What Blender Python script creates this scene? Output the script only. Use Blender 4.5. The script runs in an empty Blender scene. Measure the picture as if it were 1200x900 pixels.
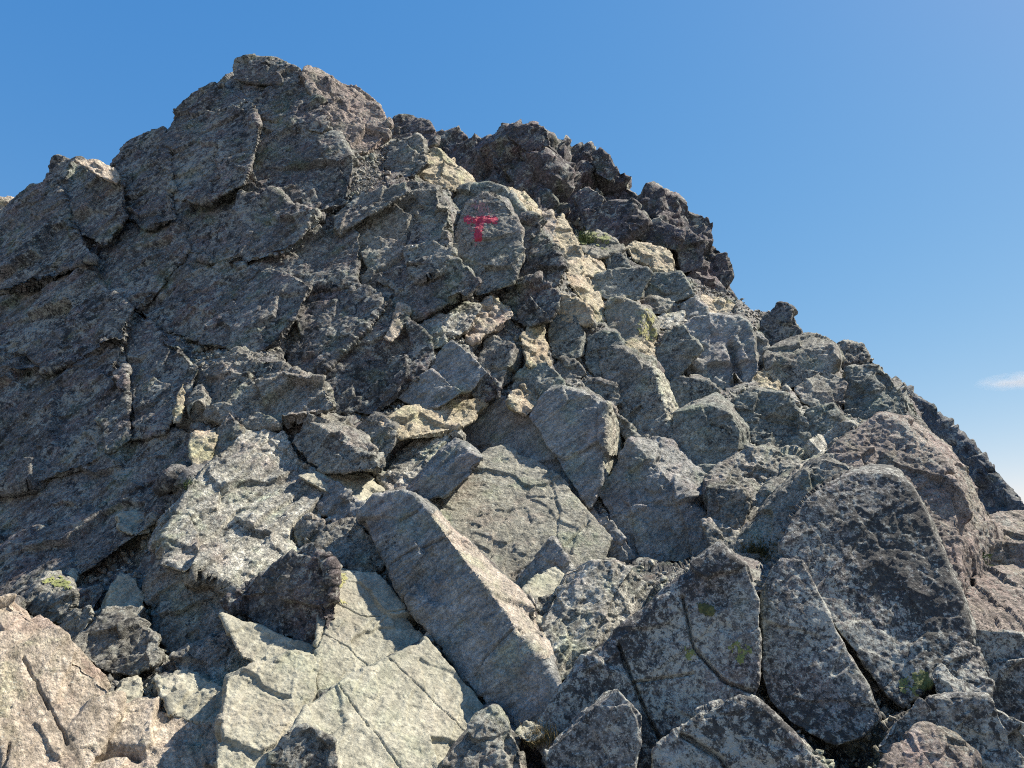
import bpy, bmesh, math, random
import numpy as np
from mathutils import Vector

random.seed(7)
rng = np.random.default_rng(7)
scene = bpy.context.scene
col = scene.collection
f32 = np.float32

# ------------------------------------------------------------------ camera frame
PITCH = math.radians(15.0)
FPX = 867.0
CAM = np.array([0.0, 0.0, 1.6])
FWD = np.array([0.0, math.cos(PITCH), math.sin(PITCH)])
UPV = np.array([0.0, -math.sin(PITCH), math.cos(PITCH)])
RGT = np.array([1.0, 0.0, 0.0])

def rays(x, y):
    x = np.asarray(x, float); y = np.asarray(y, float)
    dx = (x - 600.0) / FPX; dy = (450.0 - y) / FPX
    return FWD + dx[..., None] * RGT + dy[..., None] * UPV

def point(x, y, z):
    return CAM + rays(x, y) * np.asarray(z, float)[..., None]

def to_px(P):
    q = P - CAM
    z = q @ FWD
    return 600 + FPX * (q @ RGT) / z, 450 - FPX * (q @ UPV) / z

# ------------------------------------------------------------------ noise
def h32(ix, iy, iz, seed):
    h = (ix.astype(np.uint32) * np.uint32(374761393)) ^ (iy.astype(np.uint32) * np.uint32(668265263)) ^ (iz.astype(np.uint32) * np.uint32(2147483647 - 1234567))
    h = h + np.uint32((seed * 362437 + 1013904223) & 0xffffffff)
    h ^= h >> np.uint32(15); h *= np.uint32(2246822519)
    h ^= h >> np.uint32(13); h *= np.uint32(3266489917)
    h ^= h >> np.uint32(16)
    return h

def h01(*a):
    return (h32(*a) >> np.uint32(8)).astype(f32) * f32(1 / 16777216.0)

def chunked(fn, p, *a):
    out = np.empty(len(p), f32)
    for i in range(0, len(p), 40000):
        out[i:i + 40000] = fn(p[i:i + 40000].astype(f32), *a)
    return out

def _vn(p, seed):
    i = np.floor(p); f = p - i; i = i.astype(np.int64)
    u = f * f * f * (f * (f * 6 - 15) + 10)
    x0, y0, z0 = i[:, 0], i[:, 1], i[:, 2]
    r = 0
    for a in (0, 1):
        wx = u[:, 0] if a else 1 - u[:, 0]
        for b in (0, 1):
            wy = u[:, 1] if b else 1 - u[:, 1]
            for c in (0, 1):
                wz = u[:, 2] if c else 1 - u[:, 2]
                r = r + wx * wy * wz * h01(x0 + a, y0 + b, z0 + c, seed)
    return r * 2 - 1

def _fbm(p, seed, octv, gain):
    r = 0; a = 1.0; t = 0
    for o in range(octv):
        r = r + f32(a) * _vn(p * f32(2.03 ** o) + f32(o * 17.3), seed + o)
        t += a; a *= gain
    return r / f32(t)

def _facet(p, seed, k):
    """random tilted planes, one per cell, joined along fairly narrow seams"""
    b = np.floor(p - 0.5).astype(np.int64)
    num = 0; den = 1e-12
    best = None
    vals = []
    for a in (0, 1):
        for c in (0, 1):
            for d in (0, 1):
                ix, iy, iz = b[:, 0] + a, b[:, 1] + c, b[:, 2] + d
                cx = ix + 0.5 + 0.62 * (h01(ix, iy, iz, seed) - 0.5)
                cy = iy + 0.5 + 0.62 * (h01(ix, iy, iz, seed + 1) - 0.5)
                cz = iz + 0.5 + 0.62 * (h01(ix, iy, iz, seed + 2) - 0.5)
                dx = p[:, 0] - cx; dy = p[:, 1] - cy; dz = p[:, 2] - cz
                d2 = dx * dx + dy * dy + dz * dz
                v = (h01(ix, iy, iz, seed + 3) - 0.5) * 1.1 \
                    + dx * (h01(ix, iy, iz, seed + 4) - 0.5) * 1.7 + dy * (h01(ix, iy, iz, seed + 5) - 0.5) * 1.7 \
                    + dz * (h01(ix, iy, iz, seed + 6) - 0.5) * 1.7
                vals.append((d2, v))
    m = vals[0][0]
    for d2, v in vals[1:]:
        m = np.minimum(m, d2)
    for d2, v in vals:
        w = np.exp(-k * (d2 - m))
        num = num + w * v; den = den + w
    return (num / den).astype(f32)

def fbm(p, seed=0, octv=4, gain=0.5): return chunked(_fbm, p, seed, octv, gain)
def facet(p, seed=0, k=28.0): return chunked(_facet, p, seed, f32(k))

# foliation of the schist: its planes cut the slope in lines rising to the right
FOL = np.array([0.62, 0.28, -0.73]); FOL /= np.linalg.norm(FOL)
_a = np.cross(FOL, [0, 1, 0]); _a /= np.linalg.norm(_a)
_b = np.cross(FOL, _a)
FRAME = np.stack([_a, _b, FOL], 1)          # columns: two directions in the plane, then its normal
def fol_coords(P, along, across):
    q = P @ FRAME
    q[:, 0] /= along; q[:, 1] /= along; q[:, 2] /= across
    return q

# ------------------------------------------------------------------ the slope: depth of the mountainside seen through each pixel of the photo
CTRL = [
 # below / around the frame
 (-400,1250,2.2),(100,1250,2.2),(600,1250,2.25),(1100,1250,2.2),(1600,1250,2.2),
 (-400,1000,2.9),(0,1000,2.85),(300,1000,2.9),(600,1000,3.0),(900,1000,2.8),(1200,1000,2.9),(1600,1000,2.9),
 (-400,880,3.6),(0,890,3.3),(300,890,3.4),(600,890,3.55),(900,890,3.25),(1200,890,3.3),(1600,880,3.6),
 (-300,760,5.0),(0,770,4.1),(150,780,4.2),(300,780,4.05),(480,780,4.15),(620,790,4.3),(750,780,4.2),(900,760,4.0),(1050,760,4.0),(1200,760,4.3),(1600,760,5.0),
 (0,660,5.5),(150,660,5.3),(280,650,4.75),(420,660,4.95),(600,660,5.2),(750,670,5.1),(880,650,4.9),(1000,650,4.5),(1110,660,4.8),(1200,660,5.4),(1600,640,8.0),
 (-300,560,8.0),(0,550,6.5),(150,550,6.1),(280,540,5.6),(420,540,5.85),(560,560,5.95),(700,560,6.0),(820,560,6.3),(940,550,6.2),(1060,550,6.0),(1150,600,6.4),(1200,610,7.2),(1400,620,9.0),
 (-300,430,9.4),(0,430,7.5),(150,430,7.0),(300,430,6.6),(420,440,6.6),(560,440,7.0),(680,440,7.3),(800,440,7.7),(900,430,8.2),(1000,440,8.6),(1070,490,8.6),(1110,520,8.8),(1300,560,9.5),
 (-300,300,10.5),(0,290,8.9),(150,290,8.2),(300,300,7.6),(420,320,7.6),(540,320,7.9),(660,330,8.5),(780,330,9.2),(870,350,9.6),(950,380,9.7),
 (100,190,9.6),(200,170,9.2),(300,160,8.8),(400,170,8.9),(480,190,9.2),(560,220,9.3),(640,250,9.6),(720,285,9.8),
 (280,75,10.0),(350,85,10.0),(440,130,9.8),
]
_c = np.array(CTRL, float)
_cx = _c[:, :2] / 300.0
_cz = np.log(_c[:, 2])
def _tps(r2):
    return np.where(r2 > 1e-12, 0.5 * r2 * np.log(np.maximum(r2, 1e-12)), 0.0)
_d2 = ((_cx[:, None] - _cx[None]) ** 2).sum(2)
_n = len(_cx)
_A = np.zeros((_n + 3, _n + 3)); _A[:_n, :_n] = _tps(_d2) + np.eye(_n) * 0.004
_A[:_n, _n] = 1; _A[:_n, _n + 1:] = _cx; _A[_n, :_n] = 1; _A[_n + 1:, :_n] = _cx.T
_w = np.linalg.solve(_A, np.concatenate([_cz, np.zeros(3)]))
def slope_depth(x, y):
    x = np.asarray(x, float); y = np.asarray(y, float)
    sh = x.shape
    q = np.stack([x.ravel(), y.ravel()], 1) / 300.0
    out = np.empty(len(q))
    for i in range(0, len(q), 20000):
        s = q[i:i + 20000]
        d2 = ((s[:, None] - _cx[None]) ** 2).sum(2)
        out[i:i + 20000] = _tps(d2) @ _w[:_n] + _w[_n] + s @ _w[_n + 1:]
    return np.exp(out).reshape(sh)

# ------------------------------------------------------------------ materials
class NT:
    def __init__(s, name):
        s.m = bpy.data.materials.new(name); s.m.use_nodes = True
        s.t = s.m.node_tree; s.t.nodes.clear()
    def n(s, ty, **kw):
        nd = s.t.nodes.new(ty)
        for k, v in kw.items():
            if k.startswith('i_'):
                nd.inputs[k[2:].replace('_', ' ')].default_value = v
            else:
                setattr(nd, k, v)
        return nd
    def l(s, a, b): s.t.links.new(a, b)
    def noise(s, vec, scale, detail=4.0, rough=0.55, dist=0.0):
        nd = s.n('ShaderNodeTexNoise'); nd.inputs['Scale'].default_value = scale
        nd.inputs['Detail'].default_value = detail; nd.inputs['Roughness'].default_value = rough
        nd.inputs['Distortion'].default_value = dist
        s.l(vec, nd.inputs['Vector']); return nd.outputs['Fac']
    def ramp(s, fac, a, b, lo=0.0, hi=1.0):
        nd = s.n('ShaderNodeMapRange'); nd.clamp = True; nd.interpolation_type = 'SMOOTHSTEP'
        nd.inputs[1].default_value = a; nd.inputs[2].default_value = b
        nd.inputs[3].default_value = lo; nd.inputs[4].default_value = hi
        s.l(fac, nd.inputs[0]); return nd.outputs[0]
    def math(s, op, a, b):
        nd = s.n('ShaderNodeMath', operation=op)
        for i, v in enumerate((a, b)):
            if isinstance(v, (int, float)): nd.inputs[i].default_value = v
            else: s.l(v, nd.inputs[i])
        return nd.outputs[0]
    def mix(s, fac, a, b, mode='MIX'):
        nd = s.n('ShaderNodeMix', data_type='RGBA', blend_type=mode)
        for sock, v in ((nd.inputs[0], fac), (nd.inputs[6], a), (nd.inputs[7], b)):
            if isinstance(v, (int, float)): sock.default_value = v
            elif isinstance(v, tuple): sock.default_value = (*v, 1.0)
            else: s.l(v, sock)
        return nd.outputs[2]

def rock_mat(name, c0, c1, black=0.3, pale=0.2, yel=0.1, rust=0.1, streak=0.5, speck=22.0, size=1.0, bump=1.0, rustc=(0.23, 0.13, 0.07), frame=None, grain=1.0, tint=0.5):
    """schist: two-tone body, foliation streaks, grain, dark and pale crust lichen, map lichen, rust stains"""
    b = NT(name)
    geo = b.n('ShaderNodeNewGeometry')
    P = geo.outputs['Position']
    FR = FRAME if frame is None else frame
    def dot(v):
        nd = b.n('ShaderNodeVectorMath', operation='DOT_PRODUCT'); b.l(P, nd.inputs[0]); nd.inputs[1].default_value = tuple(v)
        return nd.outputs['Value']
    def shift(x, y, z):
        nd = b.n('ShaderNodeVectorMath', operation='ADD'); b.l(P, nd.inputs[0]); nd.inputs[1].default_value = (x, y, z); return nd.outputs[0]
    cb = b.n('ShaderNodeCombineXYZ')
    b.l(b.math('MULTIPLY', dot(FR[:, 0]), 0.15), cb.inputs[0]); b.l(b.math('MULTIPLY', dot(FR[:, 1]), 0.15), cb.inputs[1]); b.l(dot(FR[:, 2]), cb.inputs[2])
    F = cb.outputs[0]
    big = b.noise(P, 1.1 / size, 5, 0.6, 0.3)
    mid = b.noise(P, 6.0 / size, 6, 0.7)
    fine = b.noise(P, 80.0 / size, 5, 0.75)
    fin2 = b.noise(P, 27.0 / size, 5, 0.7)
    st = b.noise(F, 30.0 / size, 6, 0.68, 0.4)
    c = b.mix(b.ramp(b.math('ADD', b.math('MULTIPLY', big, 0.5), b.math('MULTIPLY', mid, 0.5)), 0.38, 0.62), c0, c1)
    # faint mineral hues: greenish chlorite and purplish bands
    h1 = b.noise(shift(9.1, 2.2, 40.3), 3.1 / size, 5, 0.65)
    c = b.mix(b.math('MULTIPLY', b.ramp(h1, 0.52, 0.66), tint), c, b.mix(1.0, c, (0.90, 1.06, 0.86), 'MULTIPLY'))
    c = b.mix(b.math('MULTIPLY', b.ramp(h1, 0.48, 0.36), tint), c, b.mix(1.0, c, (1.10, 0.95, 0.97), 'MULTIPLY'))
    s = b.ramp(st, 0.3, 0.7, 1 - 0.5 * streak, 1 + 0.42 * streak)
    g = b.ramp(fine, 0.28, 0.72, 1 - 0.6 * grain, 1 + 0.6 * grain)
    g2 = b.ramp(fin2, 0.3, 0.7, 1 - 0.42 * grain, 1 + 0.42 * grain)
    k = b.math('MULTIPLY', b.math('MULTIPLY', s, g), g2)
    kk = b.n('ShaderNodeCombineXYZ')
    for i in range(3): b.l(k, kk.inputs[i])
    c = b.mix(1.0, c, kk.outputs[0], 'MULTIPLY')
    rn = b.noise(P, 2.6 / size, 7, 0.74, 0.6)
    c = b.mix(b.math('MULTIPLY', b.ramp(rn, 0.66 - 0.2 * rust, 0.78 - 0.12 * rust), min(0.8, 0.2 + rust)), c, rustc)
    # pale crust lichen: ragged blotches and small flecks
    pm = b.noise(P, 2.3 / size, 4, 0.6)
    pn = b.noise(P, speck / size, 7, 0.78, 0.5)
    pf = b.math('ADD', pn, b.math('MULTIPLY', b.math('SUBTRACT', pm, 0.5), 0.45))
    c = b.mix(b.math('MULTIPLY', b.ramp(pf, 0.665 - 0.2 * pale, 0.70 - 0.2 * pale), 0.8), c, (0.45, 0.455, 0.395))
    pn2 = b.noise(shift(1.7, 71.3, 8.8), 2.6 * speck / size, 4, 0.7)
    c = b.mix(b.math('MULTIPLY', b.ramp(pn2, 0.70 - 0.14 * pale, 0.73 - 0.14 * pale), 0.75), c, (0.52, 0.52, 0.47))
    # black crust lichen
    bm = b.noise(P, 1.7 / size, 4, 0.6)
    bn = b.noise(shift(31.7, 11.3, 5.1), speck * 0.9 / size, 7, 0.78, 0.4)
    bf = b.math('ADD', bn, b.math('MULTIPLY', b.math('SUBTRACT', bm, 0.5), 0.5))
    c = b.mix(b.math('MULTIPLY', b.ramp(bf, 0.69 - 0.24 * black, 0.72 - 0.24 * black), 0.86), c, (0.03, 0.03, 0.03))
    # yellow-green map lichen
    yn = b.noise(shift(3.3, 47.9, 19.5), 8.0 / size, 7, 0.74, 0.8)
    c = b.mix(b.math('MULTIPLY', b.ramp(yn, 0.72 - 0.14 * yel, 0.76 - 0.12 * yel), 0.55), c, (0.34, 0.35, 0.13))
    bs = b.n('ShaderNodeBsdfPrincipled')
    b.l(c, bs.inputs['Base Color'])
    bs.inputs['Roughness'].default_value = 0.8
    bs.inputs['Specular IOR Level'].default_value = 0.3
    h = b.math('ADD', b.noise(P, 42.0 / size, 7, 0.72), b.math('MULTIPLY', st, 0.6 * streak))
    h = b.math('ADD', h, b.math('MULTIPLY', b.noise(P, 12.0 / size, 4, 0.6), 1.3))
    bp = b.n('ShaderNodeBump'); bp.inputs['Strength'].default_value = 0.9 * bump; bp.inputs['Distance'].default_value = 0.05 * size
    b.l(h, bp.inputs['Height']); b.l(bp.outputs[0], bs.inputs['Normal'])
    out = b.n('ShaderNodeOutputMaterial'); b.l(bs.outputs[0], out.inputs['Surface'])
    return b.m

def frame_of(v):
    v = np.array(v, float); v /= np.linalg.norm(v)
    a = np.cross(v, [0, 1, 0]); a /= np.linalg.norm(a)
    return np.stack([a, np.cross(v, a), v], 1)

M = {
 'grey':   rock_mat('grey_schist', (0.195,0.188,0.163), (0.375,0.36,0.305), 0.44, 0.50, 0.14, 0.24, 0.8, 21),
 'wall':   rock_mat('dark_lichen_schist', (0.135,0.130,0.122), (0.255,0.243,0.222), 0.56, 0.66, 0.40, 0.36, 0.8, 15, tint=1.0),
 'face':   rock_mat('clean_broken_schist', (0.275,0.275,0.255), (0.41,0.405,0.37), 0.14, 0.26, 0.05, 0.10, 0.75, 40, grain=0.7),
 'pale':   rock_mat('pale_green_schist', (0.29,0.278,0.215), (0.425,0.405,0.315), 0.16, 0.12, 0.3, 0.26, 0.45, 30, rustc=(0.52,0.38,0.26), grain=0.42, bump=0.55, tint=0.25),
 'scaly':  rock_mat('scaly_pale_schist', (0.28,0.272,0.235), (0.60,0.575,0.485), 0.34, 0.3, 0.2, 0.1, 1.0, 32),
 'tan':    rock_mat('tan_weathered_schist', (0.375,0.315,0.245), (0.50,0.435,0.345), 0.14, 0.16, 0.46, 0.6, 0.9, 30, rustc=(0.42,0.29,0.255), frame=frame_of((.83,.2,.5)), grain=0.75, bump=0.8),
 'worn':   rock_mat('worn_buff_schist', (0.46,0.395,0.27), (0.62,0.545,0.40), 0.16, 0.2, 0.14, 0.24, 0.5, 32, rustc=(0.54,0.35,0.21), grain=0.7),
 'lichen': rock_mat('speckled_lichen_rock', (0.13,0.125,0.117), (0.22,0.21,0.19), 0.78, 0.82, 0.2, 0.34, 0.2, 34, bump=0.55),
 'pink':   rock_mat('pinkish_lichen_rock', (0.245,0.205,0.178), (0.385,0.32,0.275), 0.48, 0.5, 0.18, 0.3, 0.6, 32),
 'teal':   rock_mat('greenish_schist', (0.19,0.205,0.182), (0.32,0.328,0.275), 0.38, 0.52, 0.32, 0.2, 0.8, 21),
 'olive':  rock_mat('olive_grey_schist', (0.255,0.245,0.20), (0.39,0.375,0.305), 0.16, 0.30, 0.16, 0.2, 0.5, 26, grain=0.65),
 'crag':   rock_mat('dark_purple_schist', (0.10,0.092,0.094), (0.19,0.17,0.166), 0.54, 0.56, 0.2, 0.14, 0.8, 11, size=1.5, tint=1.0),
 'far':    rock_mat('far_slope_rock', (0.10,0.105,0.11), (0.17,0.175,0.18), 0.5, 0.55, 0.05, 0.1, 0.3, 10, size=6.0),
}

def tag(o, label=None, cat=None, group=None, kind=None):
    if label: o['label'] = label
    if cat: o['category'] = cat
    if group: o['group'] = group
    if kind: o['kind'] = kind
    return o

def mesh_from_arrays(name, co, faces, mat, smooth=True):
    """faces: (n,4) or (n,3) int array"""
    me = bpy.data.meshes.new(name)
    k = faces.shape[1]
    me.vertices.add(len(co)); me.vertices.foreach_set('co', co.astype(f32).ravel())
    me.loops.add(faces.size); me.loops.foreach_set('vertex_index', faces.astype(np.int32).ravel())
    me.polygons.add(len(faces))
    me.polygons.foreach_set('loop_start', np.arange(0, faces.size, k, dtype=np.int32))
    me.polygons.foreach_set('loop_total', np.full(len(faces), k, np.int32))
    me.update(calc_edges=True)
    if smooth: me.polygons.foreach_set('use_smooth', np.ones(len(faces), bool))
    if mat: me.materials.append(mat)
    return me

def link(name, me, parent=None):
    o = bpy.data.objects.new(name, me); col.objects.link(o)
    if parent: o.parent = parent
    return o

def seg_dist(px, py, poly):
    d = np.full(len(px), 1e9)
    for (x0, y0), (x1, y1) in zip(poly[:-1], poly[1:]):
        vx, vy = x1 - x0, y1 - y0
        t = np.clip(((px - x0) * vx + (py - y0) * vy) / (vx * vx + vy * vy + 1e-9), 0, 1)
        d = np.minimum(d, np.hypot(px - x0 - t * vx, py - y0 - t * vy))
    return d

# ------------------------------------------------------------------ the mountain (bedrock) as one modelled surface
def grid_faces(nr, nc):
    i = np.arange(nr * nc).reshape(nr, nc)
    return np.stack([i[:-1, :-1].ravel(), i[1:, :-1].ravel(), i[1:, 1:].ravel(), i[:-1, 1:].ravel()], 1)

def vnormals(me):
    n = np.empty(len(me.vertices) * 3, f32); me.vertices.foreach_get('normal', n) if False else me.vertex_normals.foreach_get('vector', n)
    return n.reshape(-1, 3)

def crag_sheet(name, sky, depth_fn, ybot, step, mat, amps, back, seed, cracks=(), setback=0.0, extra_rows=None, amp_fn=None, jag=0.0):
    sx = [p[0] for p in sky]; sy = [p[1] for p in sky]
    xs = np.arange(sx[0], sx[-1] + step, step)
    ys = np.interp(xs, sx, sy)
    nrow = int((ybot - min(sy)) / step)
    t = np.linspace(0, 1, nrow)[:, None]
    Y = ys[None] + (ybot - ys[None]) * t
    X = np.repeat(xs[None], nrow, 0)
    Pw = point(X, Y, np.full(X.shape, 6.0)).reshape(-1, 3)
    jx = (fbm(Pw / 0.16, seed + 70, 4, 0.6) * jag).reshape(X.shape); jy = (fbm(Pw / 0.16, seed + 80, 4, 0.6) * jag).reshape(X.shape)
    if amp_fn is not None:
        ja = np.clip((amp_fn(X, Y) - 0.3) / 0.7, 0, 1); jx *= ja; jy *= ja
    Z = depth_fn(X + jx, Y + jy) + setback
    # roll the top over to the far side so the ridge is a ridge
    front = point(X, Y, Z)
    rows = []
    top = front[0]
    for q in back[0]:
        r = top.copy()
        r[:, 1] += q * back[1]; r[:, 2] -= q * back[2] * (0.35 + 0.65 * min(1, q / (0.3 * back[0][0])))
        rows.append(r)
    allr = rows + [front[i] for i in range(nrow)]
    if extra_rows is not None:
        for r in extra_rows(front[-1]): allr.append(r)
    Pg = np.stack(allr)
    nr, nc = Pg.shape[:2]
    co = Pg.reshape(-1, 3)
    fc = grid_faces(nr, nc)
    me = mesh_from_arrays(name, co, fc, mat)
    nm = vnormals(me)
    d = np.zeros(len(co), f32)
    wp = np.stack([fbm(co / 0.9, seed + 40 + i, 3) for i in range(3)], 1) * 0.25
    for (kind, amp, s1, s2) in amps:
        if kind == 'facet': d += amp * facet((co + wp * s1) / s1, seed + int(s1 * 100), s2)
        elif kind == 'fol': d += amp * facet(fol_coords(co + wp * 0.3, s1, s2), seed + 5, 80)
        elif kind == 'fol3': d += amp * facet(fol_coords(co + wp * 0.2, s1, s2), seed + 45, 110)
        elif kind == 'fol2': d += amp * facet(fol_coords(co + wp * 0.15, s1, s2), seed + 25, 60)
        elif kind == 'fbm': d += amp * fbm(co / s1, seed + 9, 5, 0.65)
    if cracks:
        px, py = to_px(co)
        wob = fbm(co / 0.09, seed + 90, 3) * 5.0
        px = px + wob; py = py - wob
        for poly, w, dep in cracks:
            d -= dep * np.exp(-(seg_dist(px, py, poly) / w) ** 2)
    if amp_fn is not None:
        px, py = to_px(co)
        d *= amp_fn(px, py)
    co = co + nm * d[:, None]
    me.vertices.foreach_set('co', co.astype(f32).ravel()); me.update()
    o = link(name, me)
    return o

SKY_MAIN = [(-700,330),(-300,315),(-80,305),(0,296),(18,262),(40,226),(62,208),(70,190),(95,195),(128,212),(150,172),(190,158),(205,140),(232,118),(262,100),(284,84),
            (310,76),(345,84),(380,98),(420,118),(446,134),(456,160),(500,186),(545,213),(575,226),(610,232),(645,256),(665,270),(690,284),(740,292),(785,304),
            (812,334),(850,345),(880,366),(915,368),(935,384),(962,400),(988,408),(1012,414),(1034,432),(1052,448),(1076,478),(1088,505),(1098,540),(1140,590),(1165,603),(1200,603),(1300,640),(1500,700),(1900,760)]

def under_camera(last):
    out = []
    for k in np.linspace(0.12, 1, 10):
        r = last.copy()
        r[:, 0] = last[:, 0] * (1 + 1.5 * k); r[:, 1] = last[:, 1] * (1 - k) + (-9.0) * k; r[:, 2] = last[:, 2] * (1 - k) + (-3.5) * k
        out.append(r)
    return out

# the darker crag behind, its crest serrated
SKY_CRAG = [(380,190),(440,170),(470,165),(505,156),(516,154),(540,150),(560,153),(580,150),(600,151),(612,155),(625,150),(640,156),(650,166),(668,170),(682,168),(694,178),(702,181),(712,192),(722,193),(735,210),
            (750,222),(765,233),(778,243),(800,246),(812,252),(826,265),(836,280),(846,296),(851,310),(860,325),(868,345),(900,400),(960,500)]
def crag_depth(x, y):
    base = 13.2 + (330 - y) / 200.0 * 3.0 + np.maximum(0, (x - 760)) / 100 * 0.5
    ridge = 0.9 * np.exp(-((x - 625 - (y - 150) * 0.05) / 42.0) ** 2)
    return base - ridge
crag = crag_sheet('mountain_crag', SKY_CRAG, crag_depth, 460, 1.6, M['crag'],
    [('facet', 0.30, 1.3, 140), ('fol', 0.11, 1.2, 0.4), ('facet', 0.15, 0.55, 110), ('facet', 0.075, 0.24, 80), ('fbm', 0.03, 0.16, 0)],
    ([8.0, 5.0, 3.0, 1.6, 0.9, 0.45, 0.2], 0.85, 0.7), 11)
tag(crag, 'dark serrated crag rising behind the sunlit ridge', None, None, 'structure')

# far slope running down to the right
SKY_FAR = [(500,700),(700,570),(850,480),(950,432),(1010,430),(1050,446),(1075,464),(1090,474),(1105,490),(1122,505),(1140,522),(1158,543),(1175,560),(1190,578),(1202,594),(1260,650),(1400,760)]
def far_depth(x, y):
    return 66 + (620 - y) * 0.05 - (x - 1100) * 0.10
far = crag_sheet('far_hill', SKY_FAR, far_depth, 900, 1.6, M['far'],
    [('facet', 0.7, 6.0, 30), ('facet', 0.30, 2.2, 24), ('facet', 0.22, 0.8, 20), ('fbm', 0.30, 0.6, 0)],
    ([30.0, 18.0, 10.0, 5.0, 2.5, 1.2, 0.5], 0.85, 0.6), 23)
tag(far, 'far dark slope running down to the right behind the boulders', None, None, 'structure')

# the valley floor, out to the horizon
gx = np.concatenate([-np.geomspace(12000, 60, 40), np.geomspace(60, 12000, 40)])
GX, GY = np.meshgrid(gx, gx)
gp = np.stack([GX.ravel(), GY.ravel(), np.zeros(GX.size)], 1)
gp[:, 2] = -160 + 120 * fbm(gp / 1900.0, 77, 4) * np.clip(np.hypot(gp[:, 0], gp[:, 1]) / 1500, 0, 1)
valley = link('ground', mesh_from_arrays('ground', gp, grid_faces(80, 80)[:, ::-1], M['far']))
tag(valley, 'valley ground far below the mountain', None, None, 'structure')

SUN = np.array([0.60, 0.19, 0.78]); SUN /= np.linalg.norm(SUN)
# ------------------------------------------------------------------ rocks
ROCKS = []
def R(name, label, mat, n, front, extra=(), facets=(), off=0.0, t=None, rough=1.0, rnd=1, fac=1.0, fol=0.3, cracks=(), group=None, k=1.45, cat=None, q=0.15, grow=3.0, steep=True, follow=0.0):
    ROCKS.append(dict(name=name, label=label, mat=mat, n=n, front=front, extra=list(extra), facets=list(facets), off=off, t=t, rough=rough, rnd=rnd, fac=fac, fol=fol,
                      cracks=list(cracks), group=group, k=k, cat=cat or name.replace('_', ' '), q=q, grow=grow, steep=steep, follow=follow))

D = (-.35,-.85,.38); V = (-.1,-.95,.28); G = (.03,-.78,.62); L = (.35,-.55,.76); RT = (.62,-.68,.40)

# ---- lower left
R('boulder','tan streaked boulder filling the bottom left corner with yellow lichen','tan',(.50,-.52,.70),[(-60,722),(18,704),(45,726),(76,763),(102,790),(130,806),(134,830),(110,852),(90,872),(86,900),(80,960),(40,960)],[(-80,735,.25),(-70,960,.3)],off=.25,fol=.0,fac=.6,rnd=3,cracks=[([(28,770),(42,795),(62,830),(80,870)],1.3,.03),([(5,905),(12,870)],1.3,.03)])
R('rock_hump','low brownish rock hump with a dark hollow along the bottom edge','tan',(.20,-.62,.75),[(90,880),(112,852),(145,836),(190,828),(232,838),(268,850),(278,900),(282,960),(80,960)],[(180,822,.15)],off=.1,rnd=3,cracks=[([(112,888),(135,880),(160,886)],6,.07)])
R('rock_slab','pale flat slab lying between the brownish hump and the stacked pair','pale',(.25,-.62,.75),[(186,800),(200,793),(230,790),(250,802),(276,832),(262,850),(232,845),(200,838)],off=0.21)
R('stone','pale squat stone wedged under the stacked pair at lower left','pale',(.2,-.6,.75),[(132,815),(142,800),(162,797),(166,812),(158,826),(136,830)],[(150,795,.05)],off=0.28)
R('boulder','grey lower boulder of the stacked pair beside the tan boulder','grey',(-.02,-.80,.58),[(86,758),(104,738),(122,718),(165,733),(184,748),(181,775),(156,790),(128,788),(106,774)],[(130,710,.15),(160,713,.2)],steep=False,off=0.31,fol=.3)
R('boulder','pointed sunlit knob sitting on top of the stacked pair','pale',(.35,-.66,.66),[(128,716),(132,687),(142,674),(155,679),(168,698),(166,709),(160,719),(142,723)],[(120,712,.15)],off=0.32,fac=.7)
R('rock_slab','narrow upright grey slab leaning against the left side of the stacked pair','grey',(-.3,-.85,.42),[(66,738),(88,713),(106,711),(108,719),(98,735),(86,758),(74,748)],steep=False,off=0.26)
R('boulder','grey boulder with a mossy pale top above the tan boulder','grey',(-.2,-.88,.42),[(28,710),(46,696),(84,699),(83,716),(68,729),(42,725)],[(54,673,.3),(70,671,.32),(86,686,.25)],steep=False,off=0.28)
R('rock_wedge','dark shaded wedge of rock between the mossy boulder and the stacked pair','wall',(-.3,-.8,.4),[(82,716),(90,695),(118,684),(121,692),(108,713),(86,724)],off=.02)
R('stone','small lichen covered stone at the foot of the shaded wall','pale',(.2,-.6,.7),[(138,606),(160,598),(184,597),(186,606),(182,619),(160,626),(142,620)],[(165,594,.1)],off=.1)
R('stone','little mossy stone propped behind the mossy topped boulder','pale',(.2,-.65,.7),[(78,676),(86,668),(90,676),(88,686),(80,685)],off=.15)

# ---- sunlit buttress, left of centre
R('rock_buttress','big scaly sunlit buttress left of the long dark block','scaly',(.20,-.68,.70),[(238,548),(262,530),(290,506),(330,511),(356,540),(372,553),(357,562),(366,585),(380,622),(372,640),(342,658),(335,684),(300,690),(232,668),(192,660),(202,612),(222,572)],[(172,650,.5),(182,610,.4)],off=.16,fol=1.1,fac=.8,rough=1.4,t=.7)
R('rock_block','shaded dark front block under the scaly sunlit buttress','grey',(-.30,-.84,.46),[(172,690),(192,662),(236,670),(282,693),(266,732),(274,765),(296,800),(255,812),(215,792),(195,768),(180,742)],steep=False,off=.06,fol=.5)
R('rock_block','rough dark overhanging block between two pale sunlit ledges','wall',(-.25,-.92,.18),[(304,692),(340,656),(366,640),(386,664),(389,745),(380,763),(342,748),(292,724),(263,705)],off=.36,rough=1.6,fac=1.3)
R('rock_ledge','thin pale sunlit ledge under the rough dark overhanging block','pale',(.32,-.58,.75),[(262,722),(300,738),(345,758),(384,764),(370,805),(322,785),(285,770)],off=.30,fol=.05,fac=.4)
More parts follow.
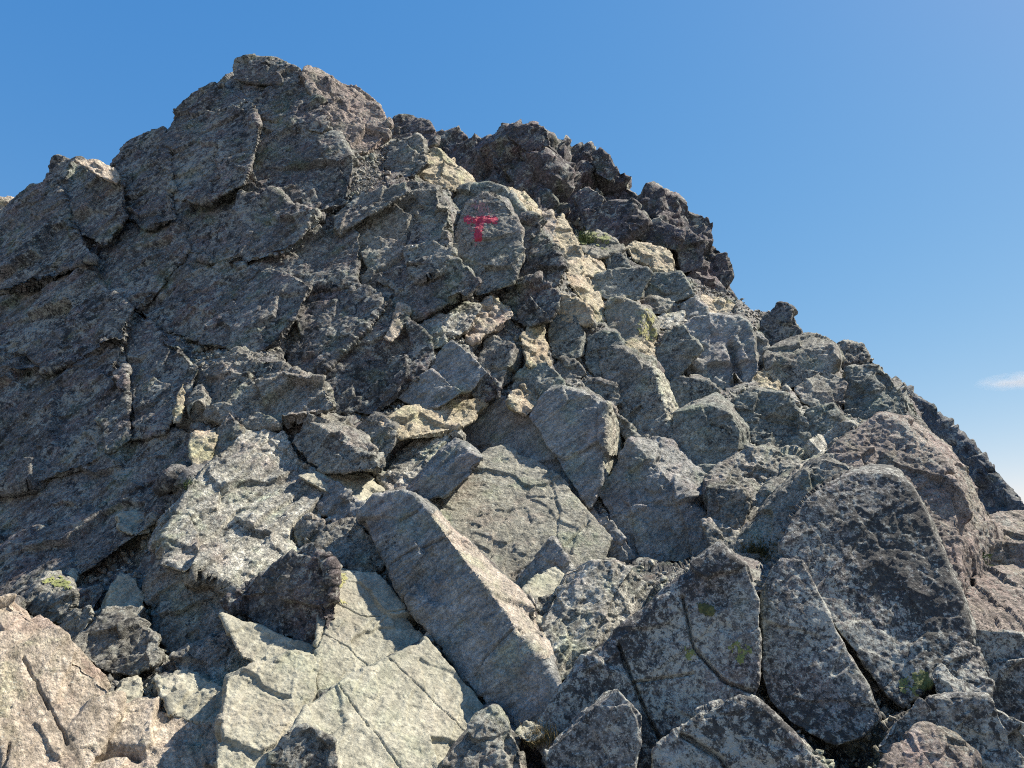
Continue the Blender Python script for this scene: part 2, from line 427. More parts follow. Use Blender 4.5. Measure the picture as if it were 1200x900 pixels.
R('rock_slab','upper piece of the smooth pale green slab cracked across at bottom left of centre','pale',(.34,-.60,.73),[(372,662),(398,667),(440,671),(456,690),(496,746),(470,768),(442,792),(410,802),(372,818),(378,765),(388,740)],off=.36,fac=.35,rough=.7,t=.6,grow=1,k=1.1,cracks=[([(388,704),(430,722),(478,716)],.6,.018),([(376,742),(412,764),(446,795)],.55,.015),([(372,690),(384,726),(372,760)],.8,.02)])
R('rock_slab','broad lower piece of the smooth pale green slab in full sun','pale',(.37,-.58,.72),[(498,748),(530,782),(572,828),(530,880),(515,905),(490,970),(310,970),(335,880),(362,822),(410,804),(442,794),(472,770)],off=.32,fac=.4,rough=.8,t=.7,grow=1,k=1.1,cracks=[([(452,768),(500,812),(556,866)],.55,.015),([(396,802),(430,850),(470,905),(500,965)],.6,.018)])
R('rock_slab','pale rough sunlit slab on the left flank of the smooth pale slab','pale',(.34,-.58,.74),[(268,795),(312,776),(346,766),(376,772),(366,815),(343,862),(328,960),(250,960),(258,870)],off=.32,fac=.5,rough=1.3,fol=.3)
R('boulder','lumpy half shaded boulder below the dark front block','scaly',(.06,-.80,.6),[(200,774),(236,756),(270,738),(310,762),(345,790),(335,828),(276,832),(226,816)],[(340,770,.1)],off=.05,rnd=3,rough=1.4)
R('boulder','squat boulder with a dark hollow at the foot of the smooth pale slab','grey',(-.05,-.88,.4),[(318,886),(336,862),(356,852),(390,868),(400,920),(326,940)],steep=False,off=.42,rnd=3)
R('rock_spike','small pointed rock standing on the crest of the scaly buttress','grey',(-.2,-.9,.35),[(250,534),(256,505),(268,486),(282,507),(272,527)],[(291,504,.2),(277,488,.12)],off=.18)
R('stone','squarish buff stone at the upper left of the scaly buttress','worn',(.15,-.75,.6),[(227,545),(222,520),(230,508),(252,509),(250,530),(240,546)],off=.27)
R('rock_block','dark block with a sunlit yellowish top beside the scaly buttress','grey',(-.22,-.86,.42),[(347,520),(358,494),(385,507),(420,532),(448,545),(440,551),(400,553),(380,553),(362,541)],[],facets=[((358,494),(440,540),(.30,-.45,.84),[(368,487),(398,488),(414,500),(429,522),(450,542)])],off=.2,rough=1.3)
R('rock_flake','pale triangular flake lying in the sun above the long dark block','pale',(.36,-.46,.82),[(352,558),(415,549),(449,575),(430,602),(420,590),(390,564)],off=.1,fac=.5)
R('rock_wedge','dark striped wedge tucked under the pale triangular flake','face',(-.32,-.85,.40),[(365,560),(392,564),(426,592),(422,606),(396,613),(378,598)],off=.18,fol=.6)
R('boulder','rounded grey boulder at the top edge of the smooth pale slab','grey',(-.06,-.82,.55),[(380,625),(400,612),(415,608),(433,625),(448,658),(441,676),(425,668),(395,662),(377,642)],steep=False,off=.3,rough=1.4,rnd=3)
R('stone','small shaded stone between the rounded grey boulder and the scaly buttress','grey',(-.1,-.86,.5),[(345,622),(362,606),(378,612),(384,636),(370,642),(352,640)],off=.12)

# ---- long block and centre
R('rock_block','long dark leaning block with a narrow sunlit pinkish edge','face',(-.52,-.80,.30),[(425,602),(440,585),(470,575),(487,580),(501,597),(528,645),(557,685),(600,735),(628,765),(655,800),(656,812),(636,840),(605,853),(590,846),(560,806),(538,788),(528,756),(500,722),(482,704),(472,677),(450,650)],facets=[((510,612),(622,757),(.62,-.42,.66),[(508,592),(548,643),(593,683),(614,700),(634,752)])],off=.5,grow=0,fac=.45,rough=1.1,cracks=[([(556,792),(575,765),(602,738)],1.0,.03),([(462,662),(500,640),(530,622)],1.0,.025),([(490,600),(470,612)],1.2,.03)],t=.55,rnd=2)
R('boulder','broad smooth olive grey boulder face in the centre of the slope','olive',(.10,-.72,.68),[(500,590),(540,553),(575,530),(592,527),(626,542),(652,562),(676,590),(684,606),(700,614),(714,630),(706,660),(690,672),(640,690),(610,702),(594,682),(550,646),(518,616)],off=.1,fac=.45,rough=.9,rnd=3,cracks=[([(640,545),(655,600),(650,640)],1.1,.015),([(690,612),(665,635),(640,652),(600,670)],1.3,.02)])
R('rock_block','tilted block with a blue shaded face and a sunlit top edge','face',(-.55,-.80,.18),[(476,582),(500,563),(525,545),(548,533),(563,538),(546,560),(522,580),(500,584)],[(516,524,.25),(534,513,.3),(541,516,.28),(567,536,.06)],off=.32,fac=.5)
R('rock_slab','crumbly layered slab left of the blue shaded tilted block','scaly',(.02,-.74,.66),[(446,562),(464,530),(500,510),(520,498),(536,514),(520,540),(490,576),(462,578)],off=.12,fol=1.0,rough=1.8)
R('rock_wedge','dark wedge shaped rock above the crumbly layered slab','grey',(-.3,-.85,.4),[(418,506),(440,485),(450,489),(463,501),(460,522),(450,536),(430,526)],[(476,500,.25)],off=.18)
R('rock_ledge','layered sunlit ledge leading up to the blue black block','worn',(.22,-.68,.70),[(450,496),(475,480),(505,480),(530,470),(560,459),(568,470),(552,492),(536,507),(505,502),(472,513)],off=.15,fol=1.0)
R('rock_block','blue black shaded block behind the broad olive boulder','face',(-.42,-.84,.25),[(542,517),(560,490),(583,463),(604,474),(628,495),(660,545),(700,600),(716,640),(690,616),(650,577),(600,542),(564,538)],off=-.25,fac=.4,rough=.8)
R('rock_block','tall dark block with a bright sunlit right side at the centre','face',(-.26,-.92,.26),[(622,487),(640,463),(660,456),(690,465),(709,476),(701,520),(704,563),(690,592),(665,557),(640,517)],[(650,453,.2),(682,456,.25)],facets=[((709,476),(703,563),(.88,-.46,.2),[(716,482),(725,505),(734,530),(722,548)])],off=.1,fac=.4)
R('rock_block','block with a dark triangular face and a rough sunlit right shoulder','face',(-.40,-.86,.30),[(700,576),(738,519),(777,576),(762,590),(715,603)],[],facets=[((738,519),(777,576),(.42,-.72,.55),[(748,510),(786,522),(826,560),(846,600)]),((715,603),(777,576),(.0,-.93,.30),[(846,622),(832,648),(800,660),(765,660),(746,655)])],off=-.08,rough=1.5,t=.45)
R('rock_block','dark block in the cleft below the block with the triangular face','face',(-.3,-.9,.25),[(690,612),(712,606),(746,655),(730,672),(706,664),(698,640)],off=-.25)
R('rock_block','leaning two faced block right of the foot of the long dark block','scaly',(-.12,-.82,.52),[(636,757),(643,715),(662,672),(690,662),(717,658),(709,690),(695,732),(692,762),(672,790),(655,796),(641,776)],[],facets=[((717,658),(692,762),(.5,-.68,.52),[(724,657),(764,690),(750,722),(708,760)])],off=.4,fol=.6,fac=.6)
R('rock_wedge','dark wedge standing against the lower edge of the broad olive boulder','face',(-.32,-.85,.3),[(600,692),(625,664),(648,635),(657,645),(669,669),(652,674),(622,693)],off=.28,fol=.5)
R('stone','bright white sunlit stone lodged right of the long dark block','pale',(.3,-.6,.72),[(613,697),(626,678),(650,667),(663,676),(650,699),(628,701)],off=.46,fac=.6)
for i,(pl) in enumerate([[(630,700),(646,698),(648,722),(634,730)],[(627,728),(641,720),(643,744),(632,752)]]):
    R('stone','small splintered stone in the cleft right of the long dark block','pale' if i%2 else 'grey',(.1,-.7,.6),pl,off=.52,group='splintered stones in the cleft')

# ---- lower right, the diagonal ridge and the lichen boulders
R('rock_slab','long dark slab under the diagonal ridge with a pale patch on its upper end','lichen',(-.22,-.94,.22),[(620,862),(656,812),(702,770),(760,724),(802,690),(846,650),(872,670),(888,704),(886,800),(880,850),(812,868),(764,912),(660,912)],facets=[((660,811),(840,656),(-.15,-.45,.88),[(694,764),(746,720),(798,680),(843,640)])],off=.3,fac=.32,rough=.6,t=.5,rnd=2,cracks=[([(722,752),(742,800),(772,868)],1.8,.06),([(800,700),(812,760),(850,800),(884,812)],1.6,.05),([(742,800),(812,790)],1.2,.03)])
R('rock_wedge','dark wedge with a thin bright upper edge at the bottom of the photo','lichen',(-.2,-.94,.22),[(640,882),(665,860),(700,830),(723,811),(750,840),(750,870),(738,930),(650,930)],[(716,806,.1),(690,830,.08)],off=.55,fac=.3,rough=.7)
R('boulder','grey boulder at the bottom right below the smooth pale slab','grey',(-.05,-.82,.55),[(520,892),(545,866),(575,831),(598,855),(613,885),(616,940),(520,940)],[(582,828,.08)],steep=False,off=.32,fac=.8)
R('stone','small pale stone in the notch at the foot of the long dark block','pale',(.1,-.7,.7),[(606,858),(618,846),(632,850),(634,862),(620,868)],off=.5)
R('rock_slab','ridge slab with a sunlit tip left of the big speckled boulder','grey',(-.34,-.82,.42),[(850,646),(882,608),(922,578),(966,541),(990,545),(1004,556),(985,571),(950,592),(915,627),(902,662),(880,657)],[(860,628,.15),(910,575,.22),(950,540,.3),(972,534,.22),(992,540,.15)],off=.08,fac=.5,fol=.3)
R('rock_ledge','narrow layered sunlit ledge along the upper side of the diagonal ridge','scaly',(.0,-.70,.70),[(845,648),(868,610),(905,570),(945,538),(985,510),(1002,500),(975,528),(930,565),(895,600),(868,635)],off=.05,fol=.25)
R('boulder','big boulder speckled black and white with lichen at the right','lichen',(-.10,-.91,.40),[(912,645),(926,608),(946,582),(972,562),(1006,552),(1048,555),(1070,572),(1088,606),(1104,655),(1127,702),(1137,740),(1122,762),(1090,802),(1058,832),(1040,817),(1015,762),(970,702)],[(1000,551,.15),(1030,545,.25),(1050,549,.28),(1078,588,.35),(1112,660,.42),(1142,735,.38),(1152,790,.36)],off=.5,fac=.22,rough=.55,rnd=6,grow=0,t=.7)
R('boulder','knobbly boulder at the lower right foot of the big speckled boulder','lichen',(.1,-.85,.5),[(1094,792),(1130,756),(1146,760),(1159,800),(1156,820),(1102,822)],off=.6,rnd=3)
R('boulder','second speckled lichen boulder leaning under the biggest speckled one','lichen',(-.20,-.90,.37),[(892,792),(894,706),(898,672),(914,652),(940,655),(960,695),(992,757),(1022,815),(1034,845),(1012,866),(980,876),(930,852),(900,822)],[(886,720,.2)],off=.3,fac=.2,rough=.55,rnd=5,grow=-1,t=.6)
R('boulder','pinkish brown boulder behind the big speckled boulder','pink',(-.10,-.82,.54),[(980,536),(1004,506),(1030,490),(1066,505),(1106,540),(1120,590),(1126,650),(1121,702),(1080,642),(1040,562),(1000,552)],[(972,522,.2),(1030,487,.1),(1062,496,.2),(1112,524,.35),(1134,548,.45),(1152,595,.5),(1164,630,.5),(1150,690,.35)],off=.35,rnd=3,rough=1.3,fac=.7,t=1.0)
R('rock_slab','pink grey slab on the horizon at the right edge','pink',(.12,-.66,.72),[(1158,602),(1200,596),(1270,590),(1270,645),(1195,642),(1162,628)],off=.0,fol=.4)
R('rock_block','shadow fronted block at the right edge under the pink grey slab','pink',(-.1,-.93,.25),[(1156,634),(1195,642),(1270,644),(1270,668),(1200,668),(1160,664)],off=.25)
R('rock_slab','broad layered pinkish slab in the sun at the right edge','pink',(.18,-.58,.80),[(1134,702),(1150,668),(1200,664),(1275,658),(1275,750),(1200,742),(1140,738)],off=.1,fol=.8,fac=.5)
R('rock_block','dark block beneath the layered pinkish slab at the right edge','lichen',(-.2,-.93,.24),[(1138,738),(1200,744),(1280,750),(1280,880),(1200,862),(1160,830),(1146,780)],off=.22)
R('boulder','round topped tan lichen boulder at the bottom edge right','pink',(.08,-.74,.66),[(1026,905),(1050,871),(1084,852),(1115,861),(1142,884),(1154,940),(1020,940)],off=.52,rnd=4,fac=.6)
R('boulder','dark shaded boulder under the speckled boulders at the bottom right','lichen',(-.2,-.93,.25),[(1030,872),(1050,846),(1092,816),(1152,820),(1200,850),(1235,900),(1200,950),(1040,950)],off=.3,rnd=3)
R('boulder','dark boulder below the second speckled boulder at the bottom','lichen',(-.2,-.94,.24),[(770,880),(822,838),(868,818),(888,826),(900,850),(935,872),(965,900),(965,950),(780,950)],off=.42,rnd=3,fac=.45,cracks=[([(800,862),(845,890),(870,930)],3,.05)])

# ---- middle right
R('boulder','rounded greenish boulder with a sunlit top in the middle right','teal',(-.1,-.92,.36),[(790,487),(830,477),(850,481),(866,505),(862,536),(845,546),(800,541),(790,520)],[(798,478,.15),(840,460,.4),(862,475,.45),(879,500,.42),(878,522,.3)],off=.3,fac=.4,rnd=3,cracks=[([(826,478),(832,496),(850,502),(858,516)],1.3,.02)])
R('rock_block','low bluish block directly under the rounded greenish boulder','teal',(-.1,-.92,.3),[(808,546),(846,547),(834,566),(816,568),(806,556)],off=.15,fac=.5)
R('rock_slab','crumbling sunlit slab below the rounded greenish boulder','scaly',(.08,-.74,.64),[(828,562),(850,541),(880,527),(930,535),(942,546),(902,590),(872,602),(840,592)],off=.12,fol=.5,rough=1.8)
R('rock_block','small grey block with a pale top under the crumbling slab','grey',(-.12,-.9,.38),[(829,572),(865,577),(876,592),(870,616),(846,627),(831,606)],[(832,565,.15),(850,566,.25),(877,575,.3)],off=.2)
R('rock_ledge','broken sunlit ledges right of the block with the triangular face','scaly',(.12,-.72,.65),[(826,612),(846,626),(870,618),(872,632),(850,648),(838,650)],off=.12,fol=.8,rough=2)
R('rock_block','tall rough block with a long sunlit right edge','grey',(-.2,-.86,.45),[(700,412),(720,409),(745,424),(762,430),(772,460),(781,490),(788,526),(760,526),(740,512),(716,472)],[(726,403,.15)],facets=[((762,430),(788,526),(.72,-.62,.32),[(768,420),(783,450),(798,500),(801,536)])],off=.1,rough=1.5,fac=.7)
R('boulder','blue grey boulder left of the tall rough block','teal',(-.12,-.86,.48),[(686,420),(690,396),(705,388),(722,391),(731,411),(722,441),(700,442)],off=.25,fac=.5)
R('stone','shaded stone under the blue grey boulder','grey',(-.2,-.88,.38),[(689,442),(720,450),(727,470),(716,477),(685,462)],off=.2)
R('rock_block','shaded broken block under the tall rough block','grey',(-.15,-.9,.4),[(716,476),(740,512),(760,528),(750,540),(734,520),(720,500)],off=.3)
R('boulder','greenish chockstone wedged in the gully','teal',(.0,-.86,.5),[(643,388),(650,371),(660,362),(672,368),(679,390),(679,416),(664,421),(648,416)],[(686,395,.12),(685,416,.14)],off=.25,fac=.45,rnd=3)
R('stone','grey stone directly below the greenish chockstone','grey',(.0,-.85,.5),[(648,431),(660,420),(675,425),(686,438),(672,444),(652,441)],off=.12)
R('boulder','blue grey boulder just above the tall dark centre block','teal',(-.12,-.86,.48),[(601,452),(615,429),(640,425),(655,445),(662,454),(640,462),(620,481),(604,472)],[(660,450,.15)],off=.22,fac=.6)
R('stone','buff sunlit knob left of the blue grey boulder above the tall centre block','worn',(.3,-.75,.55),[(596,466),(612,455),(625,450),(629,474),(616,486),(604,480)],off=.3)
R('rock_block','grey block with a sunlit yellowish right corner left of the gully','grey',(-.1,-.86,.48),[(562,426),(568,400),(583,394),(600,405),(594,430),(584,453)],[(612,426,.3),(604,446,.25),(606,408,.2)],off=.22)
R('rock_pillar','stubby sunlit pillar left of the greenish chockstone','worn',(.45,-.68,.56),[(611,396),(624,380),(637,382),(641,426),(620,428)],off=.27,rough=1.4)
R('rock_pillar','bright buff pillar above the greenish chockstone','worn',(.55,-.70,.45),[(658,312),(680,308),(692,328),(706,360),(709,372),(692,380),(678,352)],off=.275,rough=1.2)
R('rock_block','shaded block at the foot of the bright buff pillar','worn',(-.25,-.93,.22),[(656,342),(673,352),(690,361),(690,380),(660,377),(653,357)],off=.42)
R('stone','brightest buff stone in the top of the gully','worn',(.42,-.68,.6),[(676,313),(690,301),(706,310),(707,323),(690,323)],off=.3)
R('stone','orange tinted stone on the sunlit rib right of the painted mark','tan',(.1,-.85,.5),[(628,266),(634,252),(646,249),(651,262),(647,276),(636,276)],off=.2)
R('rock_ledge','buff ledge on the crest above the orange tinted stone','worn',(.5,-.62,.6),[(583,230),(600,222),(616,230),(626,242),(612,246),(592,240)],off=.27)
R('stone','buff stone between the crest ledge and the orange tinted stone','worn',(.5,-.68,.52),[(602,244),(618,240),(632,248),(630,262),(616,260)],off=.387)
R('rock_spike','pointed greenish buff rock below the orange tinted stone','worn',(.2,-.82,.5),[(646,286),(652,262),(659,252),(667,266),(677,287),(662,292)],off=.22)
R('rock_block','dull buff block in shade under the pointed greenish buff rock','worn',(-.1,-.9,.4),[(652,290),(678,290),(682,304),(672,312),(656,308)],off=.18)
R('boulder','mossy topped stone below the dark crag','olive',(.1,-.8,.55),[(676,290),(685,274),(700,273),(720,280),(729,292),(716,299),(698,301)],off=.2)
R('rock_block','flat faced greenish block below the mossy topped stone','teal',(.0,-.89,.46),[(692,326),(725,315),(755,315),(761,321),(748,351),(710,349),(697,341)],off=.28,fac=.4)
R('rock_block','dark greenish block right of the flat faced greenish block','teal',(-.08,-.9,.42),[(760,321),(798,320),(811,345),(790,353),(750,351)],off=.15,fac=.5)
R('boulder','lumpy pinkish buff boulder below the dark crag','worn',(.15,-.82,.5),[(734,292),(745,284),(765,287),(783,295),(787,316),(770,319),(745,305)],off=.2,rough=1.8)
R('stone','flat greenish stone right of the brightest buff stone','teal',(.0,-.88,.46),[(711,301),(728,298),(736,312),(728,317),(713,318)],off=.2)
R('boulder','brownish boulder with bright yellow lichen on its right side','olive',(-.12,-.92,.34),[(708,366),(715,352),(731,350),(754,363),(748,386),(740,401),(716,396)],[(763,361,.18),(774,380,.32),(766,398,.3),(750,412,.15)],off=.3,fac=.5)
R('stone','crumbly buff stone under the yellow lichen boulder','worn',(.45,-.68,.56),[(728,406),(745,399),(766,401),(764,421),(740,416)],off=.272,rough=1.8)
R('stone','flat bluish stone right of the yellow lichen boulder','grey',(.1,-.8,.55),[(748,357),(766,349),(788,354),(776,367),(756,368)],off=.15)
R('stone','striped pale stone under the flat bluish stone','scaly',(.1,-.8,.55),[(772,372),(800,364),(801,378),(784,386),(774,384)],off=.2)
R('stone','small block with a blue shaded face near the crest','face',(-.2,-.92,.28),[(799,357),(815,351),(827,360),(826,372),(803,377)],off=.25)
R('rock_slab','layered pinkish buff slab on the crest of the spur','worn',(.2,-.8,.5),[(820,348),(842,350),(862,362),(850,376),(832,372)],off=.15,fol=.5)
R('rock_slab','wide grey slab face in the middle of the spur','face',(-.02,-.86,.5),[(800,382),(815,372),(846,380),(866,374),(881,386),(886,430),(880,446),(860,446),(850,457),(830,462),(805,442),(818,412)],off=.15,fol=.35,fac=.6,cracks=[([(856,404),(864,430),(866,462)],4,.14),([(803,395),(822,410)],2.5,.06)])
R('rock_block','mossy greenish block left of the wide grey slab face','teal',(-.2,-.87,.42),[(765,422),(782,392),(800,383),(820,411),(792,446),(770,441)],off=.1,fac=.7)
R('rock_slab','low bluish slab above the rounded greenish boulder','teal',(-.12,-.88,.45),[(783,452),(795,441),(826,447),(842,459),(815,476),(788,482)],off=.12,fac=.5)
R('rock_pillar','fractured upright flake at the right end of the wide grey slab face','face',(.0,-.9,.42),[(880,388),(892,393),(900,400),(898,432),(882,432)],off=.2)
R('rock_block','crumbly pale block below the fractured upright flake','worn',(.1,-.82,.5),[(885,441),(903,432),(915,445),(906,463),(888,460)],off=.2,rough=1.8)
R('rock_spike','dark pointed rock standing on the skyline of the spur','wall',(-.18,-.93,.3),[(885,397),(895,376),(912,358),(925,360),(931,375),(937,391),(912,404),(893,407)],off=.15)
R('boulder','large block with a sunlit sloping top on the crest of the spur','grey',(-.05,-.95,.28),[(897,421),(930,416),(973,405),(976,425),(966,446),(935,452),(911,457),(904,446)],[(992,421,.4)],facets=[((897,421),(973,405),(.05,-.66,.75),[(896,412),(920,399),(946,390),(966,395),(980,402)])],off=.3,fac=.5)
R('rock_pillar','ribbed columnar rock on the skyline right of the large crest block','grey',(.08,-.88,.45),[(980,407),(990,401),(1010,405),(1019,420),(1019,433),(990,434)],off=.1,rough=1.5)
R('boulder','angular pale grey boulder below the large crest block','grey',(.12,-.82,.52),[(934,457),(966,433),(980,440),(992,450),(986,471),(960,477),(944,471)],off=.2)
R('rock_slab','grey green slab face near the right end of the spur','teal',(-.02,-.87,.48),[(991,441),(998,433),(1025,432),(1041,440),(1061,470),(1071,502),(1040,502),(1010,492),(990,482)],off=.1,fac=.8,rough=1.6)
R('rock_slab','fractured greenish slab below the crumbly pale block','teal',(.0,-.86,.5),[(864,472),(885,458),(911,465),(930,470),(946,500),(949,527),(920,537),(890,527),(874,502)],off=.1,fac=1.2,rough=1.4,cracks=[([(885,490),(925,492),(945,500)],1.2,.03)])
R('stone','greenish stone between the fractured slab and the pinkish brown boulder','teal',(-.05,-.87,.46),[(945,481),(975,475),(986,491),(970,522),(950,521)],off=.1)
R('stone','yellow flecked knob at the right end of the spur','olive',(.2,-.82,.5),[(1062,506),(1078,492),(1094,516),(1086,534),(1068,526)],off=.3)

# ---- upper middle
R('boulder','rough grey rock carrying the red painted mark','grey',(.02,-.89,.45),[(534,264),(546,240),(570,229),(592,238),(606,258),(614,300),(600,330),(562,344),(534,328),(529,292)],off=.34,fac=.7,rough=1.1,k=1.3,rnd=3)
R('rock_slab','greenish slab rising behind the rock with the red painted mark','teal',(-.05,-.9,.4),[(532,234),(545,222),(575,217),(592,222),(606,244),(628,261),(642,281),(632,311),(602,322),(580,301)],off=.12,fac=.6)
R('rock_slab','dark ragged slope of rock right of the painted mark','wall',(-.28,-.88,.36),[(592,262),(622,256),(642,277),(657,311),(656,332),(630,347),(602,337),(590,302)],off=.22,fol=1.0,rough=1.6)
R('boulder','massive domed grey boulder left of the painted mark','grey',(-.08,-.87,.48),[(398,280),(414,258),(452,243),(492,224),(512,221),(525,236),(529,260),(528,298),(516,318),(470,338),(432,330),(412,322)],[(470,224,.2),(500,215,.25),(515,220,.2)],off=.06,rnd=2,rough=1.5,fac=1.3,cracks=[([(506,245),(515,258),(528,262)],2,.03)])
R('rock_ledge','long grey ledge above the massive domed boulder','grey',(-.05,-.85,.5),[(394,252),(420,230),(450,222),(472,214),(478,226),(440,246),(415,263),(398,272)],off=.25,rough=1.4)
R('boulder','shaded boulder with a sunlit top strip on the ridge below the skyline stone','grey',(-.18,-.9,.36),[(450,198),(458,168),(484,159),(494,166),(500,190),(480,207)],[(490,156,.15),(503,174,.25)],off=.25)
R('rock_slab','sunlit slab on the ridge above the painted mark','worn',(.26,-.82,.48),[(488,206),(498,182),(515,178),(536,195),(557,216),(540,224),(510,217)],off=.2,rough=1.6)
R('boulder','round dark stone perched on the skyline right of the summit','crag',(-.1,-.93,.32),[(455,150),(464,139),(480,135),(497,140),(508,153),(510,166),(490,176),(465,172)],off=-.2,rnd=5)
R('boulder','dark bulging underside of rock below the massive domed boulder','wall',(-.2,-.92,.26),[(428,332),(470,312),(530,301),(548,316),(562,332),(542,347),(490,371),(460,366)],off=.2,rough=1.4,rnd=3)
R('rock_spike','jagged sunlit rib left of the stubby pillar','scaly',(-.02,-.82,.5),[(488,388),(520,366),(545,357),(562,360),(546,387),(512,407),(494,412)],[(540,352,.12)],off=.32,fol=.8,rough=1.8)
R('rock_spike','jagged rib with a tan patch nearest the painted mark','tan',(.12,-.8,.5),[(544,388),(554,366),(575,348),(597,358),(599,371),(576,387),(554,402)],[(572,344,.12)],off=.32,fol=.8,rough=1.8)
R('rock_slab','dark layered slab under the ragged slope','wall',(-.2,-.86,.44),[(574,347),(600,326),(640,331),(656,346),(646,371),(620,382),(600,372)],off=.22,fol=1.2,rough=1.6)
R('stone','upper of two tan knobs poking out of the shaded wall','tan',(.25,-.82,.4),[(462,373),(468,357),(480,361),(479,371),(470,378)],off=.35)
R('stone','lower of two tan knobs poking out of the shaded wall','tan',(.25,-.82,.4),[(452,393),(461,377),(471,379),(468,392),(458,399)],off=.35)
R('rock_slab','smooth blue grey plate under the jagged sunlit rib','face',(-.15,-.87,.46),[(500,430),(530,401),(550,416),(568,436),(551,456),(530,459),(510,449)],off=.28,fac=.4)
R('rock_slab','blue grey plate with a pale cracked rim below the smooth plate','face',(-.12,-.87,.46),[(468,466),(490,444),(506,436),(526,449),(541,459),(520,473),(498,479)],off=.22,fac=.6)
R('stone','dark stone between the smooth plate and the blue black block','wall',(-.2,-.88,.4),[(552,456),(570,436),(584,452),(582,464),(562,474)],off=.15)

# ---- upper left: the shaded wall and the summit
R('stone','dark flat cap stone on the very top of the summit','wall',(-.1,-.93,.3),[(277,92),(281,72),(300,67),(330,72),(350,82),(345,98),(310,98)],off=.15)
R('boulder','sunlit pinkish shoulder just right of the summit','pink',(.30,-.86,.40),[(350,84),(380,93),(410,107),(440,120),(450,140),(452,160),(432,180),(413,181),(400,166),(386,142),(368,112)],off=.2,rough=1.6,fac=1.1,t=.8)
R('rock_ledge','thin yellowish sunlit ledge on the dark horn','tan',(.4,-.72,.5),[(92,190),(110,189),(130,199),(141,210),(133,213),(115,205)],off=.4)
R('rock_block','blocky dark rock with a pale chipped right edge in the left wall','wall',(-.2,-.9,.36),[(236,402),(252,361),(300,318),(332,322),(363,337),(346,371),(326,402),(300,412),(265,407)],off=.12,fac=.6)
R('rock_ledge','knobbly grey ledge with small lit edges in the left wall','grey',(-.04,-.82,.56),[(232,446),(262,425),(280,414),(326,424),(352,440),(386,455),(391,476),(350,492),(300,502),(258,492),(230,476)],off=.25,rough=1.8,fac=1.2,fol=.5)
R('stone','thin buff splinter standing in the crack of the left wall','worn',(.3,-.8,.5),[(204,494),(208,464),(214,452),(216,470),(211,492)],off=.4)

# ---- on the crag behind
def RC(label, front, extra=(), depth=14.0, n=(-.1,-.93,.35), **k):
    R('boulder', label, 'crag', n, front, extra, **k); ROCKS[-1]['depth'] = depth
RC('square dark boulder at the foot of the crag',[(680,252),(715,236),(738,240),(757,258),(722,284),(692,276)],[(742,238,.4),(762,262,.8),(748,280,.6)],13.3)
RC('rounded dark boulder under the right hand crest of the crag',[(821,322),(834,301),(850,299),(858,324),(846,339),(826,341)],(),14.0,rnd=4)
RC('dark boulder leaning right of the square boulder on the crag',[(745,276),(772,256),(800,272),(792,292),(768,290)],(),13.6)
RC('maroon tinted dark block above the square boulder on the crag',[(672,232),(690,220),(706,232),(702,246),(684,250)],(),13.8)
RC('pale edged dark block at the right foot of the crag',[(790,285),(806,272),(826,288),(822,312),(800,318)],(),13.7)
RC('knob of dark rock highest on the crest of the crag',[(600,160),(606,150),(624,147),(640,153),(642,170),(618,176)],(),14.6,rough=2)
RC('dark tooth of rock halfway down the crest of the crag',[(696,186),(704,176),(716,188),(724,200),(714,210),(700,202)],(),15.0,rough=2)
R('rock_pillar','reddish sunlit pinnacle peeping out at the far left edge','tan',(.3,-.85,.4),[(-40,250),(-6,234),(12,232),(24,241),(24,262),(6,290),(-40,300)],t=1.0,rough=2.5); ROCKS[-1]['depth']=15.0


# ---- the slabs of the shaded left wall
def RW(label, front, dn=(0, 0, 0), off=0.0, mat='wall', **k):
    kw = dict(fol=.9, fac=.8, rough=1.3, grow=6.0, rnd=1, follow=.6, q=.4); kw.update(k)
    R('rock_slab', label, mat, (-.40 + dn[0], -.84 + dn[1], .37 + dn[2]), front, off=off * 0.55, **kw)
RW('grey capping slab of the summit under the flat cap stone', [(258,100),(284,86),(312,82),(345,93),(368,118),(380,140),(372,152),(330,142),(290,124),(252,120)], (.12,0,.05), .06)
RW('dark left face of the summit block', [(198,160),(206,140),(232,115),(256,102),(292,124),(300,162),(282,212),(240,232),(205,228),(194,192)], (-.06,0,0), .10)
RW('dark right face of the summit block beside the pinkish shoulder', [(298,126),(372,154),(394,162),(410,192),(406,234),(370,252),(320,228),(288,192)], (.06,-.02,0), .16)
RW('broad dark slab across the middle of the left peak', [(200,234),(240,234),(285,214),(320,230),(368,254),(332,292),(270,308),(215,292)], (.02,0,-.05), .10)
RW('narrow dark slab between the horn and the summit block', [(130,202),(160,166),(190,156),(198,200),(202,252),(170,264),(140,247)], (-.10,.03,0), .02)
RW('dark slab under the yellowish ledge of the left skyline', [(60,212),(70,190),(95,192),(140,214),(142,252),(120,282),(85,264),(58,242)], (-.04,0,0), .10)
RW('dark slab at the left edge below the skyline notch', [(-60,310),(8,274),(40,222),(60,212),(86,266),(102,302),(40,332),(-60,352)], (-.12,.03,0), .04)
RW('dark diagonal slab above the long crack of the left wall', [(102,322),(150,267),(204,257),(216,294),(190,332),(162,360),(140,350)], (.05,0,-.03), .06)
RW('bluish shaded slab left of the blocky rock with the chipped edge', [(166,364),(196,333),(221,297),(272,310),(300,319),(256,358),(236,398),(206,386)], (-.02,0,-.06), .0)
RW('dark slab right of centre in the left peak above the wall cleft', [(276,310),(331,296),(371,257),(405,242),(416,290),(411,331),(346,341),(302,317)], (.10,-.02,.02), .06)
RW('dark slab below the wall cleft with diagonal streaks', [(345,344),(412,333),(440,345),(451,357),(401,401),(371,441),(341,421),(335,381)], (.12,-.02,.04), .06)
